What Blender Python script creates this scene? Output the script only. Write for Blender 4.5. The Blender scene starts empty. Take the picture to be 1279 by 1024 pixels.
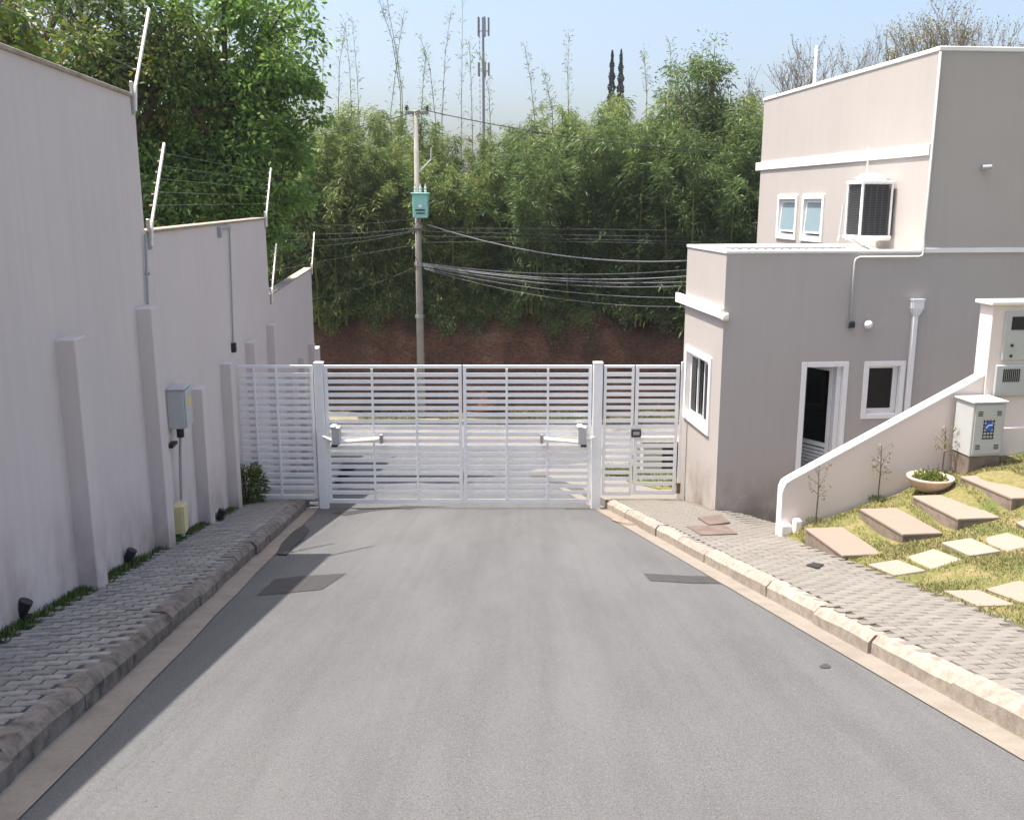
import bpy, bmesh, math, random
import numpy as np
from mathutils import Vector, Matrix
random.seed(7); RNG = np.random.default_rng(11)
SC = bpy.context.scene; COL = SC.collection
R = math.radians
# ------------------------------------------------------------------ camera
CAMZ = 1.8; FPX = 1200.0; PITCH = math.atan(260/FPX)
cd = bpy.data.cameras.new('camera'); cam = bpy.data.objects.new('camera', cd); COL.objects.link(cam)
cam.location = (0, 0, CAMZ); cam.rotation_euler = (math.pi/2 - PITCH, 0, 0)
cd.sensor_width = 36; cd.lens = 36*FPX/1279; cd.clip_end = 3000; cd.clip_start = .05
SC.camera = cam
# ------------------------------------------------------------------ sky, sun, exposure
SUN_EL = 70.0
w = bpy.data.worlds.new('World'); SC.world = w; w.use_nodes = True
nt = w.node_tree; nt.nodes.clear()
sky = nt.nodes.new('ShaderNodeTexSky'); sky.sky_type = 'NISHITA'; sky.sun_disc = False
sky.sun_elevation = R(SUN_EL); sky.sun_rotation = R(-90)
sky.air_density = 1.0; sky.dust_density = 8.0; sky.ozone_density = .8; sky.altitude = 700
bg = nt.nodes.new('ShaderNodeBackground'); bg.inputs[1].default_value = .15
wo = nt.nodes.new('ShaderNodeOutputWorld')
nt.links.new(sky.outputs[0], bg.inputs[0]); nt.links.new(bg.outputs[0], wo.inputs[0])
sd = bpy.data.lights.new('sun', 'SUN'); sd.energy = 4.7; sd.angle = R(.5); sd.color = (1, .95, .87)
so = bpy.data.objects.new('sun', sd); COL.objects.link(so)
so.rotation_euler = (0, -R(90 - SUN_EL), 0); so.location = (-10, 0, 30)
SC.view_settings.view_transform = 'Standard'; SC.view_settings.look = 'None'
SC.view_settings.gamma = 1; SC.view_settings.exposure = .92
SC.cycles.max_bounces = 8; SC.cycles.transparent_max_bounces = 12

# ------------------------------------------------------------------ pixel helpers (layout measured on the photo, built in metres)
CP, SP = math.cos(PITCH), math.sin(PITCH)
def ray(x, y):
    u = (x-639.5)/FPX; v = -(y-512)/FPX
    return Vector((u, CP+v*SP, -SP+v*CP))
def at(x, y, Y):
    r = ray(x, y); k = Y/r.y
    return Vector((r.x*k, Y, CAMZ+r.z*k))
def proj(p):
    z = p[1]*CP-(p[2]-CAMZ)*SP; u = p[1]*SP+(p[2]-CAMZ)*CP
    return (639.5+FPX*p[0]/z, 512-FPX*u/z) if z > .05 else (-999, -999)
SL = .2117; TH = math.atan(.1); YST = 27.0; ZST = -SL*YST
def zr(Y):                       # road height
    return -SL*Y if Y < YST-1 else (ZST if Y > YST+1 else ZST+SL*(YST+1-Y)**2/4)
def xo(o, Y): return o-.1*Y      # offset from the road's axis -> x
def on_road(x, y, dz=0):
    r = ray(x, y); k = (CAMZ-dz)/(-r.z-SL*r.y)
    return Vector((r.x*k, r.y*k, CAMZ+r.z*k))

# ------------------------------------------------------------------ mesh builder
class MB:
    def __init__(s): s.v = []; s.f = []; s.m = None
    def add(s, vs, fs):
        n = len(s.v); s.v += [tuple(a) for a in vs]; s.f += [tuple(i+n for i in f) for f in fs]; return s
    def box(s, x0, x1, y0, y1, z0, z1):
        return s.add([(x0,y0,z0),(x1,y0,z0),(x1,y1,z0),(x0,y1,z0),(x0,y0,z1),(x1,y0,z1),(x1,y1,z1),(x0,y1,z1)],
                     [(0,3,2,1),(4,5,6,7),(0,1,5,4),(1,2,6,5),(2,3,7,6),(3,0,4,7)])
    def prism(s, poly, z0, z1):   # polygon (ccw) in xy, extruded in z
        n = len(poly)
        return s.add([(x,y,z0) for x,y in poly]+[(x,y,z1) for x,y in poly],
                     [tuple(range(n))[::-1], tuple(range(n, 2*n))]+[(i,(i+1)%n,n+(i+1)%n,n+i) for i in range(n)])
    def prism_y(s, poly, y0, y1):  # polygon in xz, extruded in y
        n = len(poly)
        return s.add([(x,y0,z) for x,z in poly]+[(x,y1,z) for x,z in poly],
                     [tuple(range(n)), tuple(range(n, 2*n))[::-1]]+[((i+1)%n,i,n+i,n+(i+1)%n) for i in range(n)])
    def tube(s, pts, rads, n=8, cap=True):
        pts = [Vector(p) for p in pts]
        if not hasattr(rads, '__len__'): rads = [rads]*len(pts)
        b = len(s.v); ref = None
        for i, p in enumerate(pts):
            d = (pts[min(i+1, len(pts)-1)]-pts[max(i-1, 0)]).normalized()
            if ref is None: ref = Vector((1,0,0)) if abs(d.x) < .8 else Vector((0,1,0))
            a = (ref-d*ref.dot(d)).normalized(); c = d.cross(a); ref = a
            for k in range(n):
                t = 2*math.pi*k/n; q = p+(a*math.cos(t)+c*math.sin(t))*rads[i]; s.v.append(tuple(q))
        for i in range(len(pts)-1):
            for k in range(n):
                s.f.append((b+i*n+k, b+i*n+(k+1)%n, b+(i+1)*n+(k+1)%n, b+(i+1)*n+k))
        if cap:
            s.f.append(tuple(b+k for k in range(n))[::-1]); s.f.append(tuple(b+(len(pts)-1)*n+k for k in range(n)))
        return s
    def lathe(s, prof, n=20, c=(0,0,0)):
        b = len(s.v)
        for r, z in prof:
            for k in range(n):
                t = 2*math.pi*k/n; s.v.append((c[0]+r*math.cos(t), c[1]+r*math.sin(t), c[2]+z))
        for i in range(len(prof)-1):
            for k in range(n):
                s.f.append((b+i*n+k, b+i*n+(k+1)%n, b+(i+1)*n+(k+1)%n, b+(i+1)*n+k))
        s.f.append(tuple(b+k for k in range(n))[::-1]); s.f.append(tuple(b+(len(prof)-1)*n+k for k in range(n)))
        return s
    def mesh(s, name, mat, bevel=0, smooth=False):
        me = bpy.data.meshes.new(name); me.from_pydata(s.v, [], s.f)
        bm = bmesh.new(); bm.from_mesh(me)
        bmesh.ops.recalc_face_normals(bm, faces=bm.faces)
        if bevel: bmesh.ops.bevel(bm, geom=bm.edges[:], offset=bevel, segments=1, affect='EDGES', clamp_overlap=True)
        bm.to_mesh(me); bm.free()
        if mat: me.materials.append(mat)
        if smooth: me.polygons.foreach_set('use_smooth', [True]*len(me.polygons))
        return me
    def build(s, name, mat, parent=None, bevel=0, smooth=False, loc=None, rot=None):
        return ob(name, s.mesh(name, mat, bevel, smooth), parent, loc, rot)
def ob(name, me, parent=None, loc=None, rot=None):
    o = bpy.data.objects.new(name, me); COL.objects.link(o)
    if loc is not None: o.location = loc
    if rot is not None: o.rotation_euler = rot
    if parent is not None: o.parent = parent
    return o
def tag(o, label=None, cat=None, group=None, kind=None):
    if label: o['label'] = label
    if cat: o['category'] = cat
    if group: o['group'] = group
    if kind: o['kind'] = kind
    return o
def thing(name, label, cat, loc=(0,0,0), rz=0, group=None):
    o = ob(name, None, None, loc, (0,0,rz)); return tag(o, label, cat, group)
def struct(o): o['kind'] = 'structure'; return o
def copy_tree(o, parent=None):
    c = o.copy(); COL.objects.link(c); c.parent = parent
    for ch in list(o.children): copy_tree(ch, c)
    return c
B = lambda *a: MB().box(*a)

# ------------------------------------------------------------------ materials
class NT:
    def __init__(s, name):
        s.m = bpy.data.materials.new(name); s.m.use_nodes = True; s.t = s.m.node_tree; s.t.nodes.clear()
        s.out = s.n('ShaderNodeOutputMaterial'); s.tc = None
    def n(s, ty, **kw):
        x = s.t.nodes.new(ty)
        for k, v in kw.items(): setattr(x, k, v)
        return x
    def l(s, a, b): s.t.links.new(a, b)
    def coord(s, scale=(1,1,1), which='Object'):
        if not s.tc: s.tc = s.n('ShaderNodeTexCoord')
        mp = s.n('ShaderNodeMapping'); mp.inputs['Scale'].default_value = scale
        s.l(s.tc.outputs[which], mp.inputs[0]); return mp.outputs[0]
    def noise(s, scale, detail=4, rough=.55, co=None, dist=0):
        x = s.n('ShaderNodeTexNoise'); x.inputs['Scale'].default_value = scale; x.inputs['Detail'].default_value = detail
        x.inputs['Roughness'].default_value = rough; x.inputs['Distortion'].default_value = dist
        s.l(co if co is not None else s.coord(), x.inputs['Vector']); return x.outputs['Fac']
    def ramp(s, fac, stops):
        x = s.n('ShaderNodeValToRGB'); e = x.color_ramp.elements
        while len(e) < len(stops): e.new(.5)
        for i, (p, c) in enumerate(stops):
            e[i].position = p; e[i].color = (*c, 1) if hasattr(c, '__len__') else (c, c, c, 1)
        s.l(fac, x.inputs[0]); return x.outputs[0]
    def mix(s, fac, a, b, mode='MIX'):
        x = s.n('ShaderNodeMix', data_type='RGBA', blend_type=mode)
        for v, i in ((fac, 0), (a, 6), (b, 7)):
            if hasattr(v, 'links') or hasattr(v, 'is_linked'): s.l(v, x.inputs[i])
            elif i == 0: x.inputs[0].default_value = v
            else: x.inputs[i].default_value = (*v, 1)
        return x.outputs[2]
    def bump(s, h, strength=.3, dist=.01):
        x = s.n('ShaderNodeBump'); x.inputs['Strength'].default_value = strength; x.inputs['Distance'].default_value = dist
        s.l(h, x.inputs['Height']); return x.outputs[0]
    def bsdf(s, col, rough=.8, metal=0, normal=None, spec=.35):
        p = s.n('ShaderNodeBsdfPrincipled')
        if hasattr(col, 'links') or hasattr(col, 'is_linked'): s.l(col, p.inputs['Base Color'])
        else: p.inputs['Base Color'].default_value = (*col, 1)
        if hasattr(rough, 'is_linked'): s.l(rough, p.inputs['Roughness'])
        else: p.inputs['Roughness'].default_value = rough
        p.inputs['Metallic'].default_value = metal; p.inputs['Specular IOR Level'].default_value = spec
        if normal is not None: s.l(normal, p.inputs['Normal'])
        s.l(p.outputs[0], s.out.inputs[0]); return s.m
def sc(c, k): return tuple(min(1, a*k) for a in c)
def plaster(name, c, streak=.12, stain=None):
    t = NT(name); st = t.noise(1, 5, .6, t.coord((9, 9, .22)))
    col = t.mix(t.ramp(st, [(.35, 1-streak), (.62, 1.0)]), sc(c, .93-streak*.4), c)
    big = t.noise(.7, 4, .6); col = t.mix(t.ramp(big, [(.35, 0.), (.7, 1.)]), col, t.mix(.12, col, sc(c, .6)))
    if stain:   # splash and damp marks low on the wall: z range in object space, broken up by noise
        sep = t.n('ShaderNodeSeparateXYZ'); t.l(t.tc.outputs['Object'], sep.inputs[0])
        y_ = t.n('ShaderNodeMath', operation='MULTIPLY_ADD'); t.l(sep.outputs[1], y_.inputs[0]); y_.inputs[1].default_value = stain[0]; t.l(sep.outputs[2], y_.inputs[2])
        mr = t.n('ShaderNodeMapRange'); t.l(y_.outputs[0], mr.inputs[0]); mr.inputs[1].default_value = stain[1]; mr.inputs[2].default_value = stain[2]; mr.inputs[3].default_value = 1; mr.inputs[4].default_value = 0
        mu = t.n('ShaderNodeMath', operation='MULTIPLY'); t.l(mr.outputs[0], mu.inputs[0])
        t.l(t.ramp(t.noise(1.6, 6, .7, t.coord((1, 1, .6))), [(.40, 0.), (.66, 1.)]), mu.inputs[1])
        col = t.mix(mu.outputs[0], col, (c[0]*.5, c[1]*.44, c[2]*.4))
    h = t.noise(140, 3, .6)
    return t.bsdf(col, .92, 0, t.bump(h, .25, .004), .15)
def asphalt(name, c, rub=.25):
    t = NT(name); fine = t.noise(150, 4, .8); mid = t.noise(2.2, 6, .65, t.coord((1, .25, 1))); big = t.noise(.5, 4, .6, t.coord((1.4, .22, 1)))
    col = t.mix(t.ramp(fine, [(.36, 0.), (.66, 1.)]), sc(c, .5), sc(c, 1.5))
    col = t.mix(t.ramp(mid, [(.4, 0.), (.7, rub)]), col, sc(c, .62))
    col = t.mix(t.ramp(big, [(.40, 0.), (.66, .5)]), col, sc(c, 1.35))
    stk = t.noise(1, 4, .6, t.coord((7, .10, 1))); col = t.mix(t.ramp(stk, [(.36, .2), (.52, 0.)]), col, sc(c, .66)); col = t.mix(t.ramp(stk, [(.55, 0.), (.72, .18)]), col, sc(c, 1.3))
    agg = t.noise(75, 3, .85); col = t.mix(t.ramp(agg, [(.34, .55), (.46, 0.)]), col, sc(c, .45)); col = t.mix(t.ramp(agg, [(.58, 0.), (.68, .6)]), col, sc(c, 1.9))
    sp = t.noise(34, 2, .5); col = t.mix(t.ramp(sp, [(.24, .8), (.29, 0.)]), col, sc(c, .45))
    return t.bsdf(col, .88, 0, t.bump(fine, .55, .006), .25)
def concrete(name, c, dirt=(.1,.085,.07), amt=.5, scale=3., rand=.12, rough=.9, fine=90):
    t = NT(name); n1 = t.noise(scale, 7, .68); n2 = t.noise(fine, 3, .6)
    oi = t.n('ShaderNodeObjectInfo')
    base = t.mix(oi.outputs['Random'], sc(c, 1-rand), sc(c, 1+rand))
    col = t.mix(t.ramp(n1, [(.42, 0.), (.72, amt)]), base, dirt)
    col = t.mix(t.ramp(n2, [(.3, .35), (.6, 0.)]), col, sc(c, .5))
    return t.bsdf(col, rough, 0, t.bump(n2, .4, .006), .2)
def paint(name, c, rough=.5, dirt=.2, metal=0, dcol=(.25,.2,.15)):
    t = NT(name); n = t.noise(5, 5, .65); col = t.mix(t.ramp(n, [(.45, 0.), (.78, dirt)]), c, dcol)
    return t.bsdf(col, rough, metal, None, .4)
def leafmat(name, stops, trans=.4, gloss=.12):
    t = NT(name); a = t.n('ShaderNodeAttribute'); a.attribute_name = 'rnd'
    oi = t.n('ShaderNodeObjectInfo')
    col = t.ramp(a.outputs['Fac'], stops)
    hs = t.n('ShaderNodeHueSaturation'); mr = t.n('ShaderNodeMapRange'); mr.inputs[3].default_value = .78; mr.inputs[4].default_value = 1.22
    t.l(oi.outputs['Random'], mr.inputs[0]); t.l(mr.outputs[0], hs.inputs['Value']); t.l(col, hs.inputs['Color']); col = hs.outputs[0]
    d = t.n('ShaderNodeBsdfDiffuse'); tr = t.n('ShaderNodeBsdfTranslucent'); g = t.n('ShaderNodeBsdfGlossy'); g.inputs['Roughness'].default_value = .45
    g.inputs['Color'].default_value = (.5, .5, .5, 1)
    t.l(col, d.inputs[0]); t.l(t.mix(.5, col, (.5, .55, .1), 'MULTIPLY') if False else col, tr.inputs[0])
    m1 = t.n('ShaderNodeMixShader'); m1.inputs[0].default_value = trans; t.l(d.outputs[0], m1.inputs[1]); t.l(tr.outputs[0], m1.inputs[2])
    m2 = t.n('ShaderNodeMixShader'); m2.inputs[0].default_value = gloss; t.l(m1.outputs[0], m2.inputs[1]); t.l(g.outputs[0], m2.inputs[2])
    t.l(m2.outputs[0], t.out.inputs[0]); return t.m
def glassmat(name, tint, refl=.1):
    t = NT(name); tr = t.n('ShaderNodeBsdfTransparent'); tr.inputs[0].default_value = (*tint, 1)
    g = t.n('ShaderNodeBsdfGlossy'); g.inputs['Roughness'].default_value = .03
    fr = t.n('ShaderNodeFresnel'); fr.inputs[0].default_value = 1.5
    ad = t.n('ShaderNodeMath', operation='ADD'); ad.inputs[1].default_value = refl; t.l(fr.outputs[0], ad.inputs[0])
    m = t.n('ShaderNodeMixShader'); t.l(ad.outputs[0], m.inputs[0]); t.l(tr.outputs[0], m.inputs[1]); t.l(g.outputs[0], m.inputs[2])
    t.l(m.outputs[0], t.out.inputs[0]); return t.m
M = {}
M['wall'] = plaster('wall_paint', (.655, .583, .55), .24, stain=(SL, .1, 1.05))
M['house'] = plaster('house_paint', (.45, .412, .383), .22, stain=(0, -2.95, -2.1))
M['ramp'] = plaster('ramp_paint', (.78, .68, .63), .07)
M['white_and_sunlit'] = plaster('white_and_sunlit_paint', (.80, .78, .74), .04)
M['asphalt'] = asphalt('asphalt', (.116, .115, .115), .4); M['street'] = asphalt('street_asphalt', (.205, .195, .187))
M['patch'] = asphalt('patch_asphalt', (.058, .056, .055), .1)
M['gutter'] = concrete('gutter_concrete', (.255, .225, .19), (.16,.13,.10), .6, 4)
M['kerb_r'] = concrete('kerb_concrete', (.355, .312, .265), (.17,.135,.10), .8, 11)
M['kerb_l'] = concrete('old_kerb_concrete', (.24, .21, .18), (.035,.03,.025), .95, 8)
M['paver'] = concrete('paver_concrete', (.215, .199, .177), (.16,.135,.11), .5, 9, .12)
M['paver_l'] = concrete('shade_brightened_paver', (.31, .295, .27), (.10,.09,.075), .55, 9, .18)  # same pavers as the right side, made paler to brighten them in shade
M['joint'] = concrete('joint_soil', (.085, .072, .055), (.05,.06,.025), .6, 12)
M['sand'] = concrete('joint_sand', (.15, .13, .105), (.07,.06,.045), .7, 12); M['slab'] = concrete('step_slab', (.285, .232, .188), (.26,.19,.14), .5, 4)
M['slabside'] = concrete('slab_edge', (.27, .215, .175), (.08,.06,.045), .8, 7)
M['square'] = concrete('stepping_stone', (.30, .25, .207), (.34,.26,.19), .45, 4)
M['white'] = paint('white_paint', (.80, .80, .79), .45, .10)
M['whitemetal'] = paint('white_metal', (.86, .87, .87), .38, .16, 0, (.35,.30,.25))
M['trim'] = paint('trim_white', (.82, .81, .79), .6, .08)
M['grey'] = paint('grey_metal', (.33, .35, .36), .45, .15); M['lgrey'] = paint('pale_grey_metal', (.47, .48, .47), .45, .15)
M['dark'] = paint('dark_plastic', (.025, .025, .027), .5, .1); M['black'] = paint('black_metal', (.015, .015, .016), .55, .05)
M['galv'] = paint('galvanised', (.42, .42, .41), .4, .3, .6); M['yellowbox'] = paint('yellowed_plastic', (.66, .58, .30), .5, .3)
M['cream'] = paint('cream_plastic', (.70, .66, .52), .5, .25); M['sticker'] = paint('yellow_sticker', (.8, .55, .03), .5, .05); M['blue'] = paint('blue_emblem', (.03, .12, .5), .5, .02)
M['teal'] = paint('teal_paint', (.30, .60, .53), .5, .15); M['rust'] = paint('rusty_steel', (.125, .09, .078), .85, .6)
M['fin'] = paint('coil_fin', (.075, .08, .09), .45, .2); M['roofmetal'] = paint('roof_sheet', (.72, .71, .69), .5, .15)
M['coping'] = concrete('coping_stone', (.40, .34, .28), (.15,.12,.10), .7, 6)
M['whiterod'] = paint('white_rod', (.85, .78, .70), .5, .25, 0, (.5,.2,.08))  # orange mottling stands in for warm light reflected on the rods
M['terracotta'] = concrete('pot_clay', (.62, .47, .36), (.4,.28,.2), .4, 8)
M['soil'] = concrete('dark_soil', (.06, .045, .035), (.1,.07,.05), .5, 20)
M['glass'] = glassmat('window_glass', (.45, .5, .52), .0); M['frost'] = paint('frosted_pane', (.27, .36, .40), .25, .15, 0, (.12,.16,.18))
M['pole'] = concrete('pole_concrete', (.33, .31, .275), (.2,.18,.15), .5, 4); M['cable'] = paint('cable_black', (.03, .03, .032), .5, .1)
M['cabled'] = paint('cable_dull', (.16, .16, .165), .5, .1); M['cablel'] = paint('cable_grey', (.27, .27, .275), .45, .1)
M['yellowline'] = paint('worn_yellow_paint', (.30, .235, .14), .8, .9, 0, (.2,.19,.18))
M['tower'] = paint('tower_steel', (.16, .17, .19), .5, .2)
M['interior'] = paint('unlit_interior', (.06, .055, .055), .9, .1)  # near-black colour gives the rooms their unlit darkness
M['bark'] = concrete('bark', (.12, .09, .065), (.04,.035,.03), .6, 8); M['barkpale'] = concrete('pale_bark', (.24, .20, .165), (.1,.08,.06), .6, 8)
M['culm'] = concrete('bamboo_culm', (.23, .21, .08), (.12,.13,.04), .5, 2)
M['bamboo'] = leafmat('bamboo_leaf', [(0, (.085, .145, .045)), (.45, (.18, .25, .075)), (.8, (.33, .37, .12)), (1, (.46, .41, .16))], .45, .04)
M['bamboo2'] = leafmat('dark_bamboo_leaf', [(0, (.060, .11, .038)), (.5, (.125, .19, .058)), (.9, (.22, .28, .09)), (1, (.36, .32, .12))], .42, .04)
M['tree'] = leafmat('tree_leaf', [(0, (.07, .15, .035)), (.5, (.155, .27, .055)), (.85, (.25, .37, .08)), (1, (.36, .43, .12))], .48, .05)
M['dry'] = leafmat('dry_leaf', [(0, (.10, .12, .04)), (.5, (.20, .19, .06)), (.85, (.24, .20, .08)), (1, (.3, .22, .10))], .35, .08)
M['shrub'] = leafmat('shrub_leaf', [(0, (.055, .10, .022)), (.5, (.12, .19, .035)), (.85, (.19, .23, .04)), (1, (.38, .33, .05))], .4, .05)
M['conifer'] = leafmat('conifer_needle', [(0, (.018, .04, .022)), (.6, (.03, .06, .03)), (1, (.05, .08, .04))], .1, .05)
M['lawnblade'] = leafmat('lawn_blade', [(0, (.09, .13, .035)), (.35, (.16, .18, .055)), (.6, (.28, .25, .11)), (1, (.38, .32, .19))], .35, .03)
M['grassblade'] = leafmat('grass_blade', [(0, (.035, .09, .015)), (.6, (.08, .15, .025)), (1, (.2, .22, .06))], .35, .08)
def lawnmat():
    t = NT('lawn_soil'); n = t.noise(2.2, 6, .68); n2 = t.noise(26, 4, .7)
    col = t.ramp(n, [(.34, (.10, .135, .04)), (.5, (.20, .18, .075)), (.62, (.27, .21, .11)), (.72, (.28, .155, .09))])
    col = t.mix(t.ramp(n2, [(.35, .7), (.6, 0.)]), col, (.10, .10, .03))
    return t.bsdf(col, .95, 0, t.bump(n2, .6, .03), .1)
M['lawn'] = lawnmat()
def earthmat():
    t = NT('red_earth'); n = t.noise(.55, 7, .68, t.coord((1, 1, 1.6))); n2 = t.noise(9, 6, .7, t.coord((1, 1, 2.2))); n3 = t.noise(.16, 4, .6)
    col = t.ramp(n, [(.33, (.10, .062, .047)), (.52, (.23, .115, .075)), (.68, (.30, .18, .125))])
    col = t.mix(t.ramp(n2, [(.35, .8), (.6, 0.)]), col, (.05, .032, .024))
    col = t.mix(t.ramp(n3, [(.5, 0.), (.62, .6)]), col, (.075, .048, .035))
    return t.bsdf(col, .95, 0, t.bump(n2, .9, .12), .1)
M['earth'] = earthmat()
def groundmat():
    t = NT('ground'); n = t.noise(.3, 6, .65); col = t.ramp(n, [(.35, (.06, .085, .025)), (.6, (.15, .13, .06)), (.75, (.2, .13, .08))])
    return t.bsdf(col, .95, 0, t.bump(n, .5, .1), .1)
M['ground'] = groundmat()
def dryverge():
    t = NT('dry_verge'); n = t.noise(1.2, 6, .7, t.coord((.5, 1, 1))); col = t.ramp(n, [(.35, (.12, .13, .05)), (.5, (.27, .24, .15)), (.66, (.34, .29, .23))])
    return t.bsdf(col, .95, 0, t.bump(n, .5, .05), .1)
M['verge'] = dryverge()

# ================================================================== THE SETTING
def grid(name, xs, ys, fz, mat, smooth=True):
    m = MB(); nx = len(xs[0]) if hasattr(xs[0], '__len__') else len(xs)
    for j, Y in enumerate(ys):
        row = xs[j] if hasattr(xs[0], '__len__') else xs
        for X in row: m.v.append((X, Y, fz(X, Y)))
    for j in range(len(ys)-1):
        for i in range(nx-1):
            a = j*nx+i; m.f.append((a, a+1, a+nx+1, a+nx))
    return struct(m.build(name, mat, smooth=smooth))
def frange(a, b, n): return [a+(b-a)*i/(n-1) for i in range(n)]
# --- base terrain sheet to the horizon
def terr(X, Y):
    if Y < YST: return -SL*max(Y, -40)-.42
    return ZST-.35
grid('ground', [-900, -300, -80, -20, -4, 6, 20, 80, 300, 900], [-600, -100, -40, 0, 14, 20, 26, 27.5, 34, 80, 300, 1500], terr, M['ground'])
# --- private road
ys = [-4+i*.2 for i in range(166)]+[29.2]
OL, OR = -1.77, 3.02
xs = []
for Y in ys:
    wob = lambda k: .008*math.sin(Y*2.3+k)+random.uniform(-.016, .016)
    a, b = xo(OL+wob(0), Y), xo(OR+wob(2), Y)
    if Y > 21: b += (Y-21)*.35; a -= max(0, Y-26)*1.5
    xs.append([a+(b-a)*k/8 for k in range(9)])
road = grid('road', xs, ys, lambda X, Y: zr(Y)-.012, M['asphalt'])
# --- public street across the end, far kerb line
grid('street', [-70, -25, -12, -4, 0, 4, 8, 16, 30, 70], [26.9, 29, 31, 32.35], lambda X, Y: ZST-.018, M['street'])
for i, (a, b) in enumerate([(455, 480), (527, 548), (585, 614), (628, 672), (700, 722)]):
    p, q = at(a, 545, 30.5), at(b, 545, 30.5)
    struct(MB().add([(p.x, 30.42, ZST-.012), (q.x, 30.42, ZST-.012), (q.x, 30.56, ZST-.012), (p.x, 30.56, ZST-.012)], [(0,1,2,3)]).build('lane_marking', M['yellowline']))
kf = struct(ob('street_kerb', None))
km = MB().box(-.49, .49, 0, .15, -.25, .11).mesh('kerb_stone', M['kerb_r'], .012)
for i in range(36): ob('kerb_stone', km, kf, (-17+i, 32.36+random.uniform(-.01, .01), ZST))
grid('verge', [-70, -20, -10, -5, 0, 5, 10, 20, 70], [32.5, 33.0, 33.9], lambda X, Y: ZST+.06+(Y-32.5)*.12, M['verge'])
# --- red earth bank and the hill behind it
def bankz(X, Y):
    n = math.sin(X*.9)*.16+math.sin(X*2.3+1)*.10+math.sin(X*5.3+Y*3)*.06+math.sin(X*.31+2)*.25
    prof = [(33.4, -5.75), (33.75, -4.9), (33.95, -3.9), (34.15, -3.0), (34.6, -2.35), (36, -1.9), (45, -1.3), (70, -.6), (140, 0), (300, 1), (900, 1)]
    z = prof[-1][1]
    for (a, za), (b, zb) in zip(prof, prof[1:]):
        if Y <= b: z = za+(zb-za)*max(0, (Y-a))/(b-a); break
    return z+n*min(1, max(0, (Y-33.4)/.9))*(1 if Y < 60 else .3)
bx = frange(-60, -14, 24)+frange(-13.7, 17, 150)+frange(17.5, 75, 28)
m = MB(); by = [33.4, 33.55, 33.7, 33.82, 33.92, 34.02, 34.12, 34.25, 34.45, 34.7, 35.2, 36, 40, 45, 55, 70, 100, 140, 300, 900]
for Y in by:
    for X in bx:
        jy = (math.sin(X*1.7)*.12+math.sin(X*4.1+1)*.07+random.uniform(-.05, .05)) if 33.5 < Y < 36 else 0
        m.v.append((X*(1 if Y < 60 else 1+(Y-60)/200), Y+jy, bankz(X, Y)+(random.uniform(-.05, .05) if Y < 36 else 0)))
nx = len(bx)
for j in range(len(by)-1):
    for i in range(nx-1): a = j*nx+i; m.f.append((a, a+1, a+nx+1, a+nx))
struct(m.build('earth_bank', M['earth']))
# --- asphalt patches lying on the road
def sheet(name, pts, mat, dz, parent=None, cat=None):
    o = MB().add([(p.x, p.y, p.z+dz) for p in pts], [tuple(range(len(pts)))]).build(name, mat, parent); return o
sheet('asphalt_patch', [on_road(*q) for q in [(320, 743), (402, 735), (432, 715), (378, 718), (343, 722)]], M['patch'], -.007, road)
sheet('asphalt_patch', [on_road(*q) for q in [(812, 724), (862, 727), (915, 728), (905, 719), (860, 718), (804, 715)]], M['patch'], -.007, road)
sheet('tar_spot', [on_road(1031+7*math.cos(a)*(1+.3*math.sin(3*a)), 830+3*math.sin(a)) for a in frange(0, 5.9, 9)], M['patch'], -.007, road)
sheet('tar_crack', [on_road(*q) for q in [(412, 640), (470, 634), (505, 631), (560, 632), (500, 633.5), (468, 637), (430, 643)]], M['patch'], -.006, road)
sheet('mud_stain', [on_road(*q) for q in [(757, 640), (775, 643), (800, 655), (782, 655), (765, 650)]], M['slabside'], .004, road)
sheet('drain_stain', [on_road(*q) for q in [(345, 692), (352, 678), (366, 664), (380, 655), (386, 662), (378, 674), (364, 684), (358, 693)]], M['patch'], .004, road)
# --- gutters, kerbs
for nm, o0, o1, mat in (('left_gutter', -1.96, -1.74, 'gutter'), ('right_gutter', 2.98, 3.20, 'gutter')):
    yy = [-4+i*.4 for i in range(61)]
    grid(nm, [[xo(o0+.0, Y), xo((o0+o1)/2, Y), xo(o1+.006*math.sin(Y*3.1), Y)] for Y in yy], yy,
         lambda X, Y: zr(Y)-.004+(.012 if False else 0), M[mat])
def lo(o, dz, Y): return (xo(o, Y), Y, zr(Y)+dz)
def kerb(name, o_face, o_back, side, mat, y1, step, h=.15):
    st = struct(ob(name, None)); Y = 2.2
    while Y < y1:
        L = step*random.uniform(.9, 1.1); e = min(Y+L, y1)-.012; j = random.uniform(-.012, .012); jz = random.uniform(-.012, .012)
        m = MB(); n = 4; ring = []
        for k in range(n+1):
            y = Y+(e-Y)*k/n; r = lambda: random.uniform(-.005, .005)
            pts = [(o_face+j, -.12), (o_face+j+r(), h-.055+jz+r()), (o_face+j+side*.045+r(), h+jz+r()), (o_back+j, h+jz+r()), (o_back+j, -.12)]
            m.v += [lo(o, dz, y) for o, dz in pts]
        for k in range(n):
            for q in range(4): a = k*5+q; m.f.append((a, a+1, a+6, a+5))
        m.f += [(0,1,2,3,4), tuple(n*5+q for q in range(5))]
        m.build('kerb_stone', mat, st); Y += L
    return st
kerb('left_kerb', -1.95, -2.10, -1, M['kerb_l'], 15.72, .98)
kerb('right_kerb', 3.17, 3.32, 1, M['kerb_r'], 15.72, 1.0)
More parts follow.
